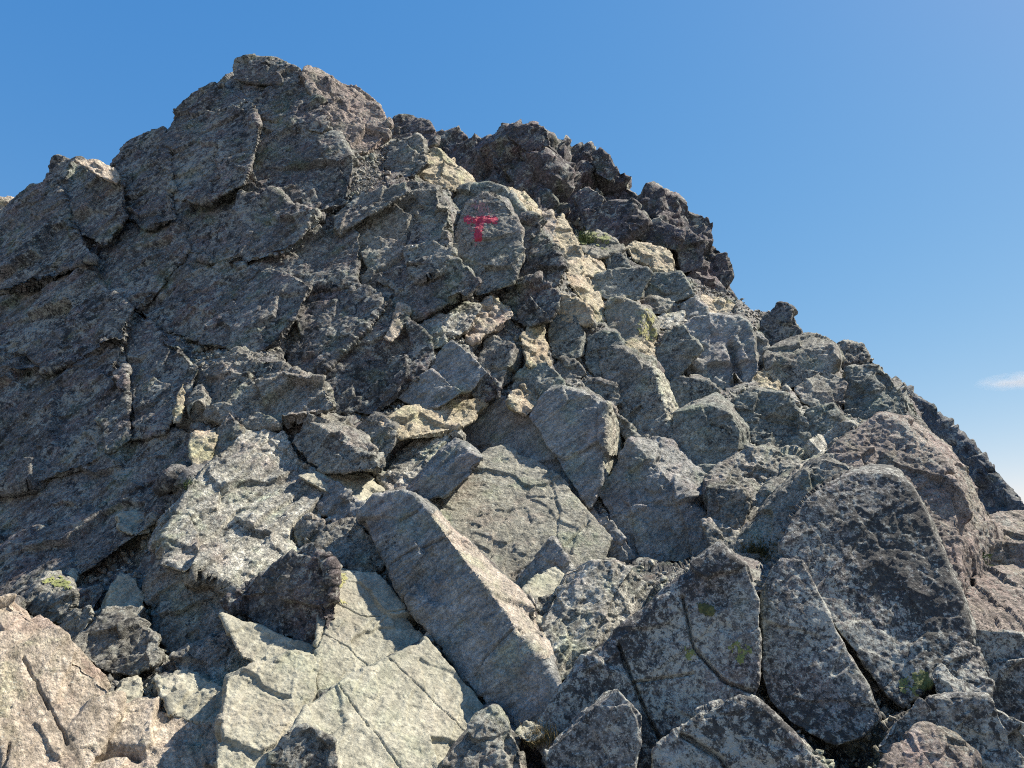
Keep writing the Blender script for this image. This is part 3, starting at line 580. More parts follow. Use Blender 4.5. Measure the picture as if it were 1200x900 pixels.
RW('upper slab of the bulge under the long crack at the left edge', [(-60,354),(40,337),(100,327),(150,362),(141,401),(60,431),(-60,451)], (.0,0,.06), .30)
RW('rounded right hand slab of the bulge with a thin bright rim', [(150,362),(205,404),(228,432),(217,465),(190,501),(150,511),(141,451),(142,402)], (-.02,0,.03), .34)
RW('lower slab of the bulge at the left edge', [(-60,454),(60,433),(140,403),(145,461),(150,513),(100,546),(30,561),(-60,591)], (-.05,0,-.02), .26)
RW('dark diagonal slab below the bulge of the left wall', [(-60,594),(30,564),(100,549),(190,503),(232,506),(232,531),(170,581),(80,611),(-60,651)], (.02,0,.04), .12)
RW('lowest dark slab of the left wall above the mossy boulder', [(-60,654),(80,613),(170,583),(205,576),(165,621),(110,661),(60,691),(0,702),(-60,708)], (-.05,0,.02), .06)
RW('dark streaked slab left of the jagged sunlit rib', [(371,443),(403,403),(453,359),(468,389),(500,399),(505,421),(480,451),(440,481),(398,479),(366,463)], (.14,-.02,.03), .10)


def place_rocks():
    tmp = []
    for r in ROCKS:
        n = np.array(r['n'], float); n /= np.linalg.norm(n)
        if r['steep'] and r['mat'] in ('grey', 'teal', 'wall', 'face', 'crag') and n @ SUN > 0.02:
            n = n + np.array([-.13, 0, -.13]); n /= np.linalg.norm(n)
        fr = np.array(r['front'], float)
        if r['follow']:
            x0, y0 = fr.mean(0); h = 70
            g = [point(x0 + a, y0 + c, slope_depth(x0 + a, y0 + c)) for a, c in ((-h, 0), (h, 0), (0, -h), (0, h))]
            bn = np.cross(g[1] - g[0], g[2] - g[3]); bn /= np.linalg.norm(bn)
            if bn @ rays(x0, y0) > 0: bn = -bn
            n = n * (1 - r['follow']) + bn * r['follow']; n /= np.linalg.norm(n)
            if n @ SUN > 0.06:
                n = n - (n @ SUN - 0.06) * SUN; n /= np.linalg.norm(n)
        c0 = fr.mean(0); rad = np.hypot(*(fr - c0).T).mean()
        fr = c0 + (fr - c0) * (1 + r['grow'] / rad)
        rr = rays(fr[:, 0], fr[:, 1])
        nd = np.maximum(-(rr @ n), 0.10)
        Dz = slope_depth(fr[:, 0], fr[:, 1]) if not r.get('depth') else np.full(len(fr), r['depth'])
        c = np.quantile(Dz * nd, r['q'])
        zf = c / nd
        c *= 1 - (r['off'] + 0.05) / zf.mean()
        zf = c / nd
        pts = [point(fr[:, 0], fr[:, 1], zf)]
        zmean = zf.mean()
        if r['extra']:
            ex = np.array(r['extra'], float)
            ze = c / np.maximum(-(rays(ex[:, 0], ex[:, 1]) @ n), 0.10) + ex[:, 2]
            pts.append(point(ex[:, 0], ex[:, 1], ze))
            allxy = np.concatenate([fr, ex[:, :2]]); allz = np.concatenate([zf, ze])
        else:
            allxy = fr; allz = zf
        for A, B, N, fp in r['facets']:
            def on(p): return point(p[0], p[1], c / max(-(rays(p[0], p[1]) @ n), 0.10))
            a, e = on(A), on(B) - on(A); e /= np.linalg.norm(e)
            N = np.array(N, float); N -= (N @ e) * e; N /= np.linalg.norm(N)
            fp = np.array(fp, float)
            zz = (N @ (a - CAM)) / np.minimum(rays(fp[:, 0], fp[:, 1]) @ N, -0.06)
            zz = np.clip(zz, allz.min() - 0.3, allz.max() + 1.2)
            if np.ptp(zz) > 0.9: print('FACET', r['label'][:40], zz.round(2), zmean)
            pts.append(point(fp[:, 0], fp[:, 1], zz)); allxy = np.concatenate([allxy, fp]); allz = np.concatenate([allz, zz])
        area = 0.5 * abs(np.dot(allxy[:, 0] - allxy[:, 0].mean(), np.roll(allxy[:, 1], 1)) - np.dot(allxy[:, 1] - allxy[:, 1].mean(), np.roll(allxy[:, 0], 1)))
        ext = np.ptp(allxy, axis=0)
        size = math.sqrt(ext[0] * ext[1]) * zmean / FPX
        t = r['t'] or 0.55 * size
        cc = allxy.mean(0)
        bxy = cc + (allxy - cc) * 0.86
        bz = allz + t
        pts.append(point(bxy[:, 0], bxy[:, 1], bz))
        P = np.concatenate(pts)
        bm = bmesh.new()
        for p in P: bm.verts.new(p)
        res = bmesh.ops.convex_hull(bm, input=bm.verts)
        junk = [g for g in res['geom_interior'] + res['geom_unused'] if isinstance(g, bmesh.types.BMVert)]
        if junk: bmesh.ops.delete(bm, geom=list(set(junk)), context='VERTS')
        bm.normal_update()
        bmesh.ops.recalc_face_normals(bm, faces=bm.faces)
        bm.faces.ensure_lookup_table()
        r['pn'] = np.array([f.normal for f in bm.faces]); r['pc'] = np.array([f.normal.dot(f.verts[0].co) for f in bm.faces])
        r['bb'] = (allxy.min(0), allxy.max(0))
        me = bpy.data.meshes.new('hull'); bm.to_mesh(me); bm.free()
        o = bpy.data.objects.new('hull', me); col.objects.link(o)
        md = o.modifiers.new('r', 'REMESH'); md.mode = 'VOXEL'
        vox = max(r['k'] * zmean / FPX, size / 160)
        md.voxel_size = vox
        r.update(hull=o, vox=vox, size=size, z=zmean, zr=(allz.min(), allz.max()))
        prot = slope_depth(allxy[:, 0], allxy[:, 1]) - allz
        if prot.max() > 1.1 or prot.min() < -0.9:
            print('WARN %-50s z %.2f prot %.2f..%.2f size %.2f' % (r['label'][:50], zmean, prot.min(), prot.max(), size))

# ------------------------------------------------------------------ bedrock fitted closely round the rocks
RELIEF = []
def W(poly, n, off=0.0): RELIEF.append((poly, n, off))
W([(100,322),(160,300),(200,262),(330,302),(410,330),(440,360),(400,400),(340,350),(300,318),(250,360),(236,402),(175,368),(140,350)], (-.42,-.85,.33), 0.18)
W([(193,202),(202,152),(232,113),(262,95),(284,86),(312,82),(345,92),(368,118),(378,134),(396,152),(409,190),(409,232),(380,275),(330,302),(270,322),(220,302),(196,262)], (-.36,-.86,.36), 0.2)
W([(18,250),(62,204),(95,188),(140,215),(160,165),(190,152),(197,200),(200,262),(160,300),(100,320),(-60,372),(-160,380),(-160,300)], (-.42,-.84,.35), -0.2)
W([(-200,380),(-60,362),(40,346),(100,325),(150,360),(205,405),(226,430),(216,462),(190,502),(120,542),(60,562),(-60,602),(-200,650)], (-.45,-.83,.36), 0.48)
W([(-200,660),(-60,612),(60,572),(196,506),(232,502),(234,532),(200,582),(160,622),(60,692),(0,704),(-100,710),(-200,720)], (-.45,-.80,.38), 0.05)
W([(335,421),(346,371),(380,351),(450,356),(466,386),(500,396),(506,421),(481,451),(440,482),(396,481),(358,461)], (-.22,-.90,.36), 0.38)


def inside(px, py, poly):
    r = np.zeros(px.shape, bool)
    for (x0, y0), (x1, y1) in zip(poly, poly[1:] + poly[:1]):
        c = ((y0 > py) != (y1 > py)) & (px < (x1 - x0) * (py - y0) / ((y1 - y0) if y1 != y0 else 1e-9) + x0)
        r ^= c
    return r

FS = 4.0
FX = np.arange(-720, 1924, FS); FY = np.arange(40, 1264, FS)
def blur(a, s):
    k = np.exp(-0.5 * (np.arange(-3 * s, 3 * s + 1) / s) ** 2); k /= k.sum(); p = len(k) // 2
    a = np.pad(a, p, mode='edge')
    a = sum(w * a[i:a.shape[0] - 2 * p + i] for i, w in enumerate(k))
    return sum(w * a[:, i:a.shape[1] - 2 * p + i] for i, w in enumerate(k))
def pushpull(v, w):
    if min(v.shape) < 4: return np.full_like(v, (v * w).sum() / max(w.sum(), 1e-9))
    h, l = v.shape; H, L = (h + 1) // 2 * 2, (l + 1) // 2 * 2
    vp = np.zeros((H, L)); wp = np.zeros((H, L)); vp[:h, :l] = v * w; wp[:h, :l] = w
    vs = vp[::2, ::2] + vp[1::2, ::2] + vp[::2, 1::2] + vp[1::2, 1::2]
    ws = wp[::2, ::2] + wp[1::2, ::2] + wp[::2, 1::2] + wp[1::2, 1::2]
    c = pushpull(vs / np.maximum(ws, 1e-9), np.minimum(ws, 1))
    up = blur(np.repeat(np.repeat(c, 2, 0), 2, 1), 1)[:h, :l]
    a = np.minimum(w, 1)
    return v * a + up * (1 - a)
def fit_bedrock():
    X, Y = np.meshgrid(FX, FY)
    D0 = slope_depth(X, Y); rr = rays(X, Y)
    T = D0.copy(); cov = np.zeros(X.shape)
    for poly, n, off in RELIEF:
        n = np.array(n, float); n /= np.linalg.norm(n)
        pa = np.array(poly, float)
        nd = np.maximum(-(rays(pa[:, 0], pa[:, 1]) @ n), 0.12)
        c = np.median(slope_depth(pa[:, 0], pa[:, 1]) * nd) * (1 - off / 7.0)
        m = inside(X, Y, poly)
        T[m] = (c / np.maximum(-(rr[m] @ n), 0.12)); cov[m] = 1
    rock = np.full(X.shape, 1e9)
    for r in ROCKS:
        if r.get('depth'): continue
        lo, hi = r['bb']
        ix = np.where((FX >= lo[0] - 4) & (FX <= hi[0] + 4))[0]; iy = np.where((FY >= lo[1] - 4) & (FY <= hi[1] + 4))[0]
        if not len(ix) or not len(iy): continue
        sl = np.s_[iy[0]:iy[-1] + 1, ix[0]:ix[-1] + 1]
        q = rr[sl]
        den = q @ r['pn'].T; num = (r['pc'] - r['pn'] @ CAM)[None, None]
        t = num / np.where(np.abs(den) < 1e-9, 1e-9, den)
        tin = np.where(den < 0, t, -1e9).max(-1); tout = np.where(den > 0, t, 1e9).min(-1)
        rock[sl] = np.where(tin < tout, np.minimum(rock[sl], tin), rock[sl])
    cr = rock < 1e8
    T = np.where(cr, rock + 0.14, T); w = np.where(cr, 1.0, np.where(cov > 0, 0.8, 0.02))
    delta = pushpull(T - D0, w)
    T = D0 + blur(delta, 1)
    T = np.where(cr, np.maximum(T, rock + 0.11), T)
    amp = blur(np.where(cr, 0.14, np.where(cov > 0, 1.0, 0.36)), 2)
    return T, amp, np.where(cr, 0.0, np.where(cov > 0, 0.12, 1.0))
def sampler(F):
    def f(x, y):
        u = np.clip((np.asarray(x, float) - FX[0]) / FS, 0, len(FX) - 1.001); v = np.clip((np.asarray(y, float) - FY[0]) / FS, 0, len(FY) - 1.001)
        i = u.astype(int); j = v.astype(int); a = u - i; b = v - j
        return F[j, i] * (1 - a) * (1 - b) + F[j, i + 1] * a * (1 - b) + F[j + 1, i] * (1 - a) * b + F[j + 1, i + 1] * a * b
    return f
place_rocks()
BEDROCK, AMP, BARE = fit_bedrock()
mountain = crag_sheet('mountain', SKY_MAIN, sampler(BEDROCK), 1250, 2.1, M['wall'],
    [('facet', 0.13, 1.2, 160), ('fol', 0.17, 4.0, 0.40), ('fol3', 0.085, 1.4, 0.13), ('facet', 0.050, 0.36, 140), ('fol2', 0.036, 0.34, 0.06), ('facet', 0.016, 0.10, 60), ('fbm', 0.016, 0.09, 0)],
    ([9.0, 6.0, 4.0, 2.4, 1.3, 0.7, 0.35, 0.15], 0.85, 0.75), 3, amp_fn=sampler(AMP), jag=6.0, extra_rows=under_camera,
    cracks=[([(100,320),(140,350),(175,368)], 5, 0.18), ([(105,275),(125,260),(135,262)], 3, 0.1), ([(330,385),(350,362),(368,338)], 4, 0.15),
            ([(-40,660),(60,600),(130,550),(200,500)], 3.2, 0.24), ([(0,470),(70,425),(140,380)], 2.7, 0.19), ([(-20,380),(60,320),(150,255),(175,230)], 3.2, 0.24),
            ([(230,330),(300,275),(370,235)], 2.7, 0.19), ([(330,450),(400,385),(450,345)], 3.2, 0.22), ([(370,490),(440,415),(520,365)], 3.5, 0.26), ([(40,520),(120,465),(190,420)], 2.7, 0.19),
            ([(230,210),(290,160),(360,150)], 2.7, 0.19), ([(195,265),(200,205),(205,160)], 3.5, 0.24), ([(150,640),(190,590),(235,540)], 3.2, 0.22), ([(280,330),(330,300),(400,300)], 2, 0.06)])
tag(mountain, 'broken schist bedrock of the steep mountainside', None, None, 'structure')


def build_rocks():
    dg = bpy.context.evaluated_depsgraph_get(); dg.update()
    total = 0; shift = 0
    for idx, r in enumerate(ROCKS):
        ho = r['hull']
        ev = ho.evaluated_get(dg); em = ev.to_mesh()
        nv = len(em.vertices)
        co = np.empty(nv * 3, f32); em.vertices.foreach_get('co', co); co = co.reshape(-1, 3).astype(float)
        nf = len(em.polygons)
        lv = np.empty(len(em.loops), np.int32); em.loops.foreach_get('vertex_index', lv)
        faces = lv.reshape(nf, 4) if len(lv) == nf * 4 else None
        ed = np.empty(len(em.edges) * 2, np.int32); em.edges.foreach_get('vertices', ed); ed = ed.reshape(-1, 2)
        if faces is None:
            print('non-quad', r['label'], nf, len(lv)); ev.to_mesh_clear(); continue
        ev.to_mesh_clear()
        def smooth(co, it):
            deg = np.bincount(ed.ravel(), minlength=nv)[:, None]
            for _ in range(it):
                s = np.stack([np.bincount(ed[:, 0], co[ed[:, 1], k], nv) + np.bincount(ed[:, 1], co[ed[:, 0], k], nv) for k in range(3)], 1)
                co = 0.45 * co + 0.55 * s / np.maximum(deg, 1)
            return co
        co = smooth(co, r['rnd'])
        me = mesh_from_arrays(r['name'], co, faces, M[r['mat']])
        nm = vnormals(me).astype(float)
        S = r['size']; sd = 100 + (idx + shift) * 13; shift = 3 if r['group'] else shift
        wp = np.stack([fbm(co / (0.4 * S), sd + 50 + i, 3) for i in range(3)], 1) * 0.12 * S
        d = np.zeros(nv)
        s1 = 0.42 * S
        d += r['fac'] * 0.088 * S * facet((co + wp * 0.7) / s1, sd, 150)
        s2 = max(0.13 * S, 0.05)
        d += r['fac'] * 0.15 * s2 * (0.4 + 0.6 * (fbm(co / (0.5 * S), sd + 8, 2) > 0)) * facet((co + wp * 0.3) / s2, sd + 20, 110)
        s3 = 0.045
        d += r['rough'] * 0.0045 * facet((co + wp * 0.1) / s3, sd + 30, 40)
        d += r['rough'] * (0.012 * fbm(co / 0.10, sd + 3, 5, 0.74) + 0.012 * fbm(co / 0.32, sd + 13, 3, 0.5))
        if r['fol']:
            d += r['fol'] * 0.03 * facet(fol_coords(co + wp * 0.15, 0.45, 0.07), sd + 60, 45) * (0.3 + 0.7 * (fbm(co / 0.35, sd + 77, 2) > -0.1))
        if r['cracks']:
            px, py = to_px(co)
            wob = fbm(co / 0.06, sd + 90, 3) * 1.4
            for poly, w, dep in r['cracks']:
                d -= dep * np.exp(-(np.maximum(0, seg_dist(px + wob, py - wob, poly)) / w) ** 2)
        co = co + nm * d[:, None]
        co = smooth(co, 0)
        org = co.mean(0); org[2] = co[:, 2].min()
        me.vertices.foreach_set('co', (co - org).astype(f32).ravel()); me.update()
        o = link(r['name'], me); o.location = org
        tag(o, r['label'], r['cat'], r['group'], 'thing')
        r['obj'] = o; r['co'] = co; r['nm'] = nm; r['faces'] = faces
        hm = ho.data; bpy.data.objects.remove(ho); bpy.data.meshes.remove(hm)
        total += nv
    print('ROCKS', len(ROCKS), 'verts', total)

build_rocks()

# ------------------------------------------------------------------ paint and lichen lying on the rocks, cut from the rock's own surface
def flat_mat(name, c0, c1, scale=30, rough=0.8):
    b = NT(name); g = b.n('ShaderNodeNewGeometry')
    f = b.noise(g.outputs['Position'], scale, 6, 0.75)
    c = b.mix(b.ramp(f, 0.42, 0.6), c0, c1)
    bs = b.n('ShaderNodeBsdfPrincipled'); b.l(c, bs.inputs['Base Color']); bs.inputs['Roughness'].default_value = rough
    bp = b.n('ShaderNodeBump'); bp.inputs['Strength'].default_value = 0.6; bp.inputs['Distance'].default_value = 0.02
    b.l(b.noise(g.outputs['Position'], 60, 5, 0.7), bp.inputs['Height']); b.l(bp.outputs[0], bs.inputs['Normal'])
    o = b.n('ShaderNodeOutputMaterial'); b.l(bs.outputs[0], o.inputs['Surface'])
    return b.m
RED = flat_mat('red_paint', (0.40,0.028,0.06), (0.56,0.08,0.13), 70, 0.9)
WASH = flat_mat('faded_red_paint', (0.30,0.15,0.15), (0.38,0.24,0.235), 60)
LIME = flat_mat('lime_lichen', (0.17,0.19,0.055), (0.27,0.285,0.11), 60)
YELL = flat_mat('yellow_lichen', (0.33,0.31,0.11), (0.44,0.42,0.2), 50)
MOSS = flat_mat('moss', (0.05,0.06,0.02), (0.12,0.12,0.035), 40)

def rock(key):
    return [r for r in ROCKS if key in r['label']][0]

def patch(r, name, mat, shapes, lift, label=None, wob=3.0, sc=0.03, keep=None, seed=5, most=6, face=None):
    """shapes: list of (polyline in photo pixels, half width); the faces of the rock inside them, lifted a little"""
    co, fc, nm = r['co2'], r['faces'], r['nm']
    cen = co[fc].mean(1); fn = np.cross(co[fc[:, 2]] - co[fc[:, 0]], co[fc[:, 3]] - co[fc[:, 1]])
    front = ((cen - CAM) * fn).sum(1) < 0
    px, py = to_px(cen)
    jx = fbm(cen / sc, seed, 4, 0.65) * wob; jy = fbm(cen / sc, seed + 30, 4, 0.65) * wob
    m = np.zeros(len(fc), bool)
    for poly, hw in shapes:
        m |= seg_dist(px + jx, py + jy, poly if len(poly) > 1 else poly * 2) < hw
    if keep is not None: m &= fbm(cen / keep[0], seed + 60, 4, 0.7) > keep[1]
    m &= front
    if face is not None:
        fl = fn / np.maximum(np.linalg.norm(fn, axis=1, keepdims=True), 1e-12); m &= (fl @ np.array(face[0])) > face[1]
    f = fc[m]
    if not len(f): print('EMPTY PATCH', name, r['label']); return None
    # one object per separate blot
    lab = {int(v): int(v) for v in np.unique(f)}
    def root(v):
        while lab[v] != v:
            lab[v] = lab[lab[v]]; v = lab[v]
        return v
    for q in f.tolist():
        a = root(q[0])
        for v in q[1:]: lab[root(v)] = a
    comp = np.array([root(q[0]) for q in f.tolist()])
    u, cnt = np.unique(comp, return_counts=True)
    org = np.array(r['obj'].location)
    for c in u[np.argsort(-cnt)][:most]:
        g = f[comp == c]
        if len(g) < 6: continue
        ids, inv = np.unique(g.ravel(), return_inverse=True)
        nv = co[ids] + nm[ids] * lift
        o = link(name, mesh_from_arrays(name, nv - org, inv.reshape(g.shape), mat), r['obj'])
        if label: o['label'] = label
for r in ROCKS:
    if 'obj' in r:
        me = r['obj'].data
        r['nm'] = vnormals(me).astype(float); r['co2'] = r['co']
T = rock('carrying the red painted mark')
patch(T, 'faded_paint', WASH, [([(561,242),(569,249)], 7), ([(552,266),(560,284)], 4), ([(548,257),(580,258)], 5)], 0.0012, 'faded pinkish wash of old paint', 6, 0.03, keep=(0.022, 0.02), most=14)
patch(T, 'painted_mark', RED, [([(547,257),(556,259),(566,257),(580,258)], 4.0), ([(562,259),(562,268),(560,279)], 4.6)], 0.002, 'red painted letter T', 3.2, 0.016, keep=(0.014, -0.30), most=14)
S = rock('long dark slab under the diagonal ridge')
patch(S, 'lichen_patch', LIME, [([(862,762),(868,766)], 9)], 0.002, 'bright lime green lichen patch', 12, 0.04, keep=(0.02, -0.12), most=8)
patch(S, 'lichen_patch', LIME, [([(806,765),(808,768)], 6)], 0.002, 'small lime green lichen spot', 8, 0.03, seed=9, keep=(0.02,-.12))
patch(S, 'lichen_patch', MOSS, [([(824,712),(832,716)], 7)], 0.004, 'dull green lichen patch', 9, 0.04, seed=14)
B = rock('big boulder speckled')
patch(B, 'lichen_patch', LIME, [([(1062,806),(1080,800)], 9)], 0.002, None, 12, 0.05, seed=22, keep=(0.025,-.05))
P_ = rock('upper piece of the smooth pale')
patch(P_, 'lichen_patch', YELL, [([(392,674),(400,682)], 7), ([(404,705),(406,709)], 4), ([(376,850),(378,852)], 3)], 0.003, 'yellow lichen spots', 9, 0.03, keep=(0.02, -0.05), seed=31)
Y_ = rock('bright yellow lichen on its right side')
patch(Y_, 'lichen_patch', YELL, [([(760,372),(758,392)], 9)], 0.004, 'yellow lichen crust', 12, 0.05, keep=(0.03, 0.0), seed=41)
K_ = rock('mossy topped stone')
patch(K_, 'moss', LIME, [([(684,280),(702,279),(712,284)], 6)], 0.012, None, 12, 0.06, seed=51, keep=(0.05,-.15))
H_ = rock('pale top above the tan boulder')
patch(H_, 'moss', LIME, [([(60,680),(72,684)], 6)], 0.008, None, 11, 0.04, seed=61, keep=(0.03,-.1))

LIT_PINK = rock_mat('pinkish_painted_sun', (0.47,0.40,0.32), (0.60,0.53,0.435), 0.06, 0.1, 0.1, 0.2, 0.5, 34, rustc=(0.52,0.36,0.27), grain=0.6)  # pinkish rock tone, made paler to paint sunlight into the colour
LIT_BUFF = rock_mat('buff_painted_sun', (0.44,0.42,0.33), (0.58,0.56,0.45), 0.12, 0.2, 0.1, 0.12, 0.7, 34, grain=0.7)  # buff rock made paler, painted-in sunlight for right-hand faces
patch(rock('long dark leaning block'), 'sun_painted_edge', LIT_PINK, [([(522,612),(560,660),(606,706),(634,756)], 17)], 0.0012, 'pinkish edge with sunlight painted into its colour', 3, 0.04, seed=71, most=2, face=((.54,-.33,.77), .40))  # brightens the sun-facing strip by colour; only the pink is the rock's
patch(rock('tall dark block with a bright'), 'sun_painted_side', LIT_BUFF, [([(716,486),(722,540)], 16)], 0.0012, 'pale buff side with sunlight painted in', 3, 0.04, seed=73, most=2, face=((.80,-.55,.15), .60))  # painted sunlight on the side turned to the right
patch(rock('tall rough block with a long'), 'sun_painted_edge', LIT_BUFF, [([(768,425),(785,470),(798,525)], 12)], 0.0012, 'pale buff edge with sunlight painted in', 4, 0.05, seed=75, most=3, face=((.72,-.62,.3), .60))  # same painted-in sun along this block's right edge

# ------------------------------------------------------------------ small plants
bpy.context.view_layer.update()
DG = bpy.context.evaluated_depsgraph_get()
def hit(x, y):
    d = rays(x, y); d = d / np.linalg.norm(d)
    ok, loc, nor, *_ = scene.ray_cast(DG, Vector(CAM), Vector(d))
    return np.array(loc), np.array(nor)
def plant(name, label, cat, x, y, n, h, spread, mat, seed, width=0.006, lean=0.6, leafy=False):
    p, nor = hit(x, y)
    rg = np.random.default_rng(seed)
    V = []; Fq = []
    for i in range(n):
        b0 = np.array([rg.normal(0, spread), rg.normal(0, spread * 0.6), rg.normal(0, spread * 0.5)])
        b0 -= nor * (b0 @ nor) ; b0 -= nor * 0.03
        up = np.array([rg.normal(0, lean), rg.normal(0, lean), 1.0]) + nor * 0.8; up /= np.linalg.norm(up)
        L = h * rg.uniform(0.45, 1.1)
        side = np.cross(up, rg.normal(size=3)); side /= np.linalg.norm(side)
        bend = rg.normal(size=3) * 0.3
        pr = None
        for k in range(4):
            t = k / 3; c = b0 + up * L * t + bend * L * t * t
            w = width * (1 - t) ** 0.7 if not leafy else width * math.sin(math.pi * (0.12 + 0.86 * t))
            V += [c - side * w, c + side * w]
            if pr is not None: Fq.append([pr, pr + 1, pr + 3, pr + 2])
            pr = len(V) - 2
    o = link(name, mesh_from_arrays(name, np.array(V), np.array(Fq), mat, False)); o.location = p
    tag(o, label, cat, None, 'thing'); return o
STRAW = flat_mat('dry_grass', (0.16,0.12,0.05), (0.27,0.21,0.09), 12)
GREEN = flat_mat('green_leaves', (0.04,0.07,0.018), (0.09,0.13,0.03), 14)
OLIV = flat_mat('olive_moss', (0.06,0.062,0.022), (0.13,0.115,0.045), 14)
plant('moss_plant', 'brownish green moss cushion in the crevice beside the big speckled boulder', 'moss', 886, 652, 700, .05, .085, OLIV, 1, .004, .9)
plant('grass_tuft', 'dry yellow grass tuft in the notch at the foot of the long dark block', 'grass', 631, 862, 260, .07, .035, STRAW, 2, .0022, .7)
plant('plant', 'tiny bright green plant at the foot of the layered pinkish slab', 'plant', 1155, 659, 120, .045, .04, GREEN, 3, .007, .8, True)
plant('grass_tuft', 'yellowish green grass tuft on top of the mossy stone below the dark crag', 'grass', 690, 281, 260, .09, .09, GREEN, 6, .006, .9)
plant('grass_tuft', 'small green tuft on the left edge of the scaly sunlit buttress', 'grass', 224, 570, 160, .05, .04, GREEN, 4, .0025, .8)

# ------------------------------------------------------------------ the wisp of cloud
def wisp():
    bm = bmesh.new(); bmesh.ops.create_icosphere(bm, subdivisions=3, radius=1.0)
    c = point(np.array(1200.0), np.array(446.0), np.array(3000.0))
    for v in bm.verts:
        v.co.x *= 190; v.co.y *= 160; v.co.z *= 22
    me = bpy.data.meshes.new('cloud'); bm.to_mesh(me); bm.free()
    m = bpy.data.materials.new('cloud_vapour'); m.use_nodes = True; t = m.node_tree; t.nodes.clear()
    tc = t.nodes.new('ShaderNodeTexCoord'); mp = t.nodes.new('ShaderNodeMapping'); mp.inputs['Scale'].default_value = (1/60, 1/60, 1/16)
    t.links.new(tc.outputs['Object'], mp.inputs[0])
    no = t.nodes.new('ShaderNodeTexNoise'); no.inputs['Detail'].default_value = 4; no.inputs['Scale'].default_value = 0.8; t.links.new(mp.outputs[0], no.inputs['Vector'])
    sc = t.nodes.new('ShaderNodeMapping'); sc.inputs['Scale'].default_value = (1/190, 1/160, 1/22); t.links.new(tc.outputs['Object'], sc.inputs[0])
    ln = t.nodes.new('ShaderNodeVectorMath'); ln.operation = 'LENGTH'; t.links.new(sc.outputs[0], ln.inputs[0])
    f = t.nodes.new('ShaderNodeMapRange'); f.inputs[1].default_value = 1.0; f.inputs[2].default_value = 0.2; f.inputs[3].default_value = 0; f.inputs[4].default_value = 1
    t.links.new(ln.outputs['Value'], f.inputs[0])
    n2 = t.nodes.new('ShaderNodeMapRange'); n2.inputs[1].default_value = 0.35; n2.inputs[2].default_value = 0.65; n2.inputs[3].default_value = 0; n2.inputs[4].default_value = 0.016
    t.links.new(no.outputs['Fac'], n2.inputs[0])
    mu = t.nodes.new('ShaderNodeMath'); mu.operation = 'MULTIPLY'; t.links.new(f.outputs[0], mu.inputs[0]); t.links.new(n2.outputs[0], mu.inputs[1])
    vol = t.nodes.new('ShaderNodeVolumePrincipled'); vol.inputs['Color'].default_value = (1, 1, 1, 1); t.links.new(mu.outputs[0], vol.inputs['Density'])
    out = t.nodes.new('ShaderNodeOutputMaterial'); t.links.new(vol.outputs[0], out.inputs['Volume'])
    me.materials.append(m)
    o = link('cloud', me); o.location = c
    tag(o, 'thin white wisp of cloud low in the sky at the right edge', 'cloud', None, 'thing')
wisp()

# ------------------------------------------------------------------ grit and small chips gathered in the joints
def grit():
    me0 = mountain.data
    co = np.empty(len(me0.vertices) * 3, f32); me0.vertices.foreach_get('co', co); co = co.reshape(-1, 3).astype(float)
    nm = vnormals(me0)
    px, py = to_px(co)
    ok = (px > -60) & (px < 1260) & (py > 120) & (py < 960) & (nm[:, 2] > 0.25)
    ok &= rng.random(len(co)) < sampler(BARE)(px, py)
    idx = np.where(ok)[0]
    z = (co[idx] - CAM) @ FWD
    pr = z ** 2; pr /= pr.sum()
    pick = rng.choice(idx, min(3200, len(idx)), replace=False, p=pr)
    V = []; F = []; nv = 0
    ico = bmesh.new(); bmesh.ops.create_icosphere(ico, subdivisions=1, radius=1.0)
    base = np.array([v.co for v in ico.verts]); tri = np.array([[v.index for v in f.verts] for f in ico.faces]); ico.free()
    for i in pick:
        s = 0.008 + 0.03 * rng.random() ** 2.5
        if rng.random() < 0.03: s *= 2.0
        v = base * (1 + rng.normal(0, 0.22, (len(base), 1))) * (np.array([1, 0.75, 0.5]) * rng.uniform(0.7, 1.3, 3)) * s
        q, _ = np.linalg.qr(rng.normal(size=(3, 3)))
        V.append(v @ q.T + co[i] + nm[i] * s * 0.25); F.append(tri + nv); nv += len(base)
    o = link('gravel', mesh_from_arrays('gravel', np.concatenate(V), np.concatenate(F), M['scaly'], False))
    tag(o, 'loose grit and small chips gathered in the joints between the blocks', 'gravel', None, 'stuff')
grit()


# ------------------------------------------------------------------ light, sky, camera
el = math.asin(SUN[2]); az = math.atan2(SUN[0], SUN[1])
w = bpy.data.worlds.new('World'); scene.world = w; w.use_nodes = True
nt = w.node_tree; nt.nodes.clear()
sk = nt.nodes.new('ShaderNodeTexSky'); sk.sky_type = 'NISHITA'; sk.sun_disc = False
sk.sun_elevation = el; sk.sun_rotation = az; sk.altitude = 1400; sk.air_density = 1.0; sk.dust_density = 0.6; sk.ozone_density = 1.6
bg = nt.nodes.new('ShaderNodeBackground'); bg.inputs['Strength'].default_value = 0.1045
wo = nt.nodes.new('ShaderNodeOutputWorld')
gm = nt.nodes.new('ShaderNodeGamma'); gm.inputs['Gamma'].default_value = 0.8
hs = nt.nodes.new('ShaderNodeHueSaturation'); hs.inputs['Saturation'].default_value = 1.5; hs.inputs['Value'].default_value = 1.25
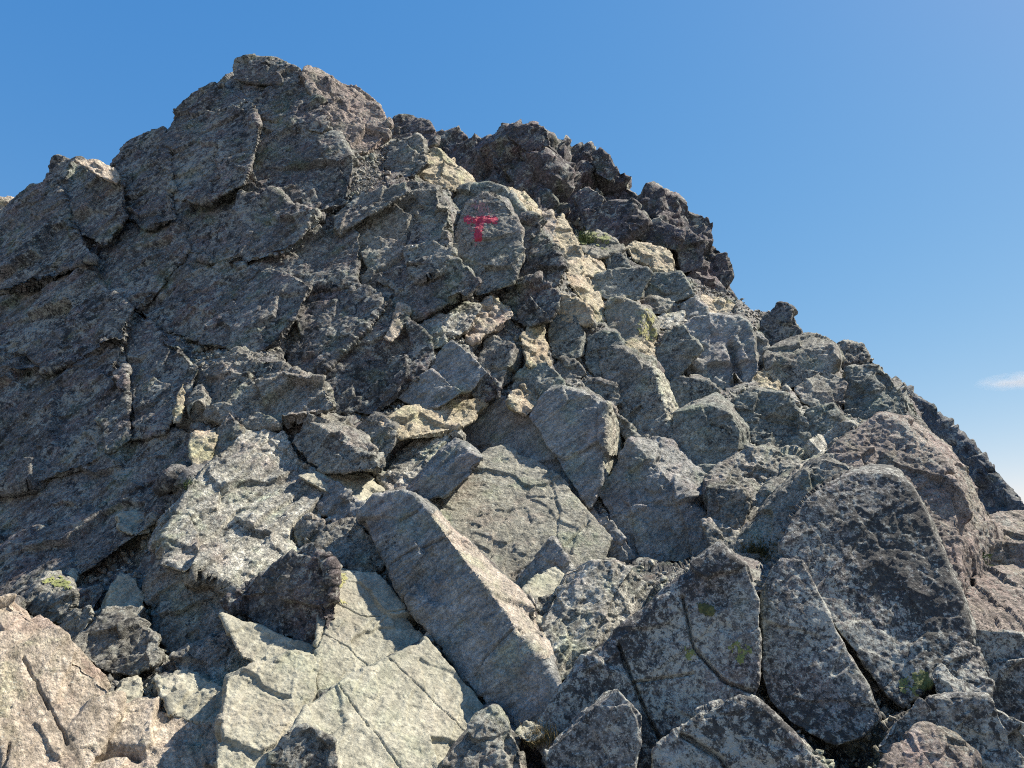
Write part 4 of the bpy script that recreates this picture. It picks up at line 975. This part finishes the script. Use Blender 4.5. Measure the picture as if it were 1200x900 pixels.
nt.links.new(sk.outputs[0], gm.inputs[0]); nt.links.new(gm.outputs[0], hs.inputs['Color'])
# tone of this day's sky, channel by channel
sp = nt.nodes.new('ShaderNodeSeparateColor'); cmb = nt.nodes.new('ShaderNodeCombineColor')
nt.links.new(hs.outputs[0], sp.inputs[0])
for ch, (a, p) in enumerate(((1.33, 0.96), (0.86, 0.76), (0.80, 0.38))):
    m1 = nt.nodes.new('ShaderNodeMath'); m1.operation = 'MULTIPLY'; m1.inputs[1].default_value = 0.195
    m2 = nt.nodes.new('ShaderNodeMath'); m2.operation = 'POWER'; m2.inputs[1].default_value = p
    m3 = nt.nodes.new('ShaderNodeMath'); m3.operation = 'MULTIPLY'; m3.inputs[1].default_value = a / 0.195
    nt.links.new(sp.outputs[ch], m1.inputs[0]); nt.links.new(m1.outputs[0], m2.inputs[0]); nt.links.new(m2.outputs[0], m3.inputs[0]); nt.links.new(m3.outputs[0], cmb.inputs[ch])
nt.links.new(cmb.outputs[0], bg.inputs['Color']); nt.links.new(bg.outputs[0], wo.inputs['Surface'])
sl = bpy.data.lights.new('sun', 'SUN'); sl.energy = 5.0; sl.angle = math.radians(0.5); sl.color = (1.0, 0.92, 0.79)
so = bpy.data.objects.new('sun', sl); col.objects.link(so)
so.rotation_euler = Vector(-SUN).to_track_quat('-Z', 'Y').to_euler(); so.location = (20, 5, 30)

cd = bpy.data.cameras.new('camera'); cd.sensor_width = 36; cd.lens = FPX / 1200 * 36; cd.clip_start = 0.05; cd.clip_end = 40000
co_ = bpy.data.objects.new('camera', cd); col.objects.link(co_)
co_.location = CAM; co_.rotation_euler = (math.radians(90) + PITCH, 0, 0)
scene.camera = co_
scene.view_settings.view_transform = 'Standard'; scene.view_settings.look = 'None'
scene.view_settings.gamma = 1.0; scene.view_settings.exposure = 0.9
try: scene.view_settings.use_curve_mapping = False
except Exception: pass
scene.cycles.use_denoising = False
scene.cycles.filter_width = 1.1
scene.cycles.max_bounces = 5; scene.cycles.diffuse_bounces = 3
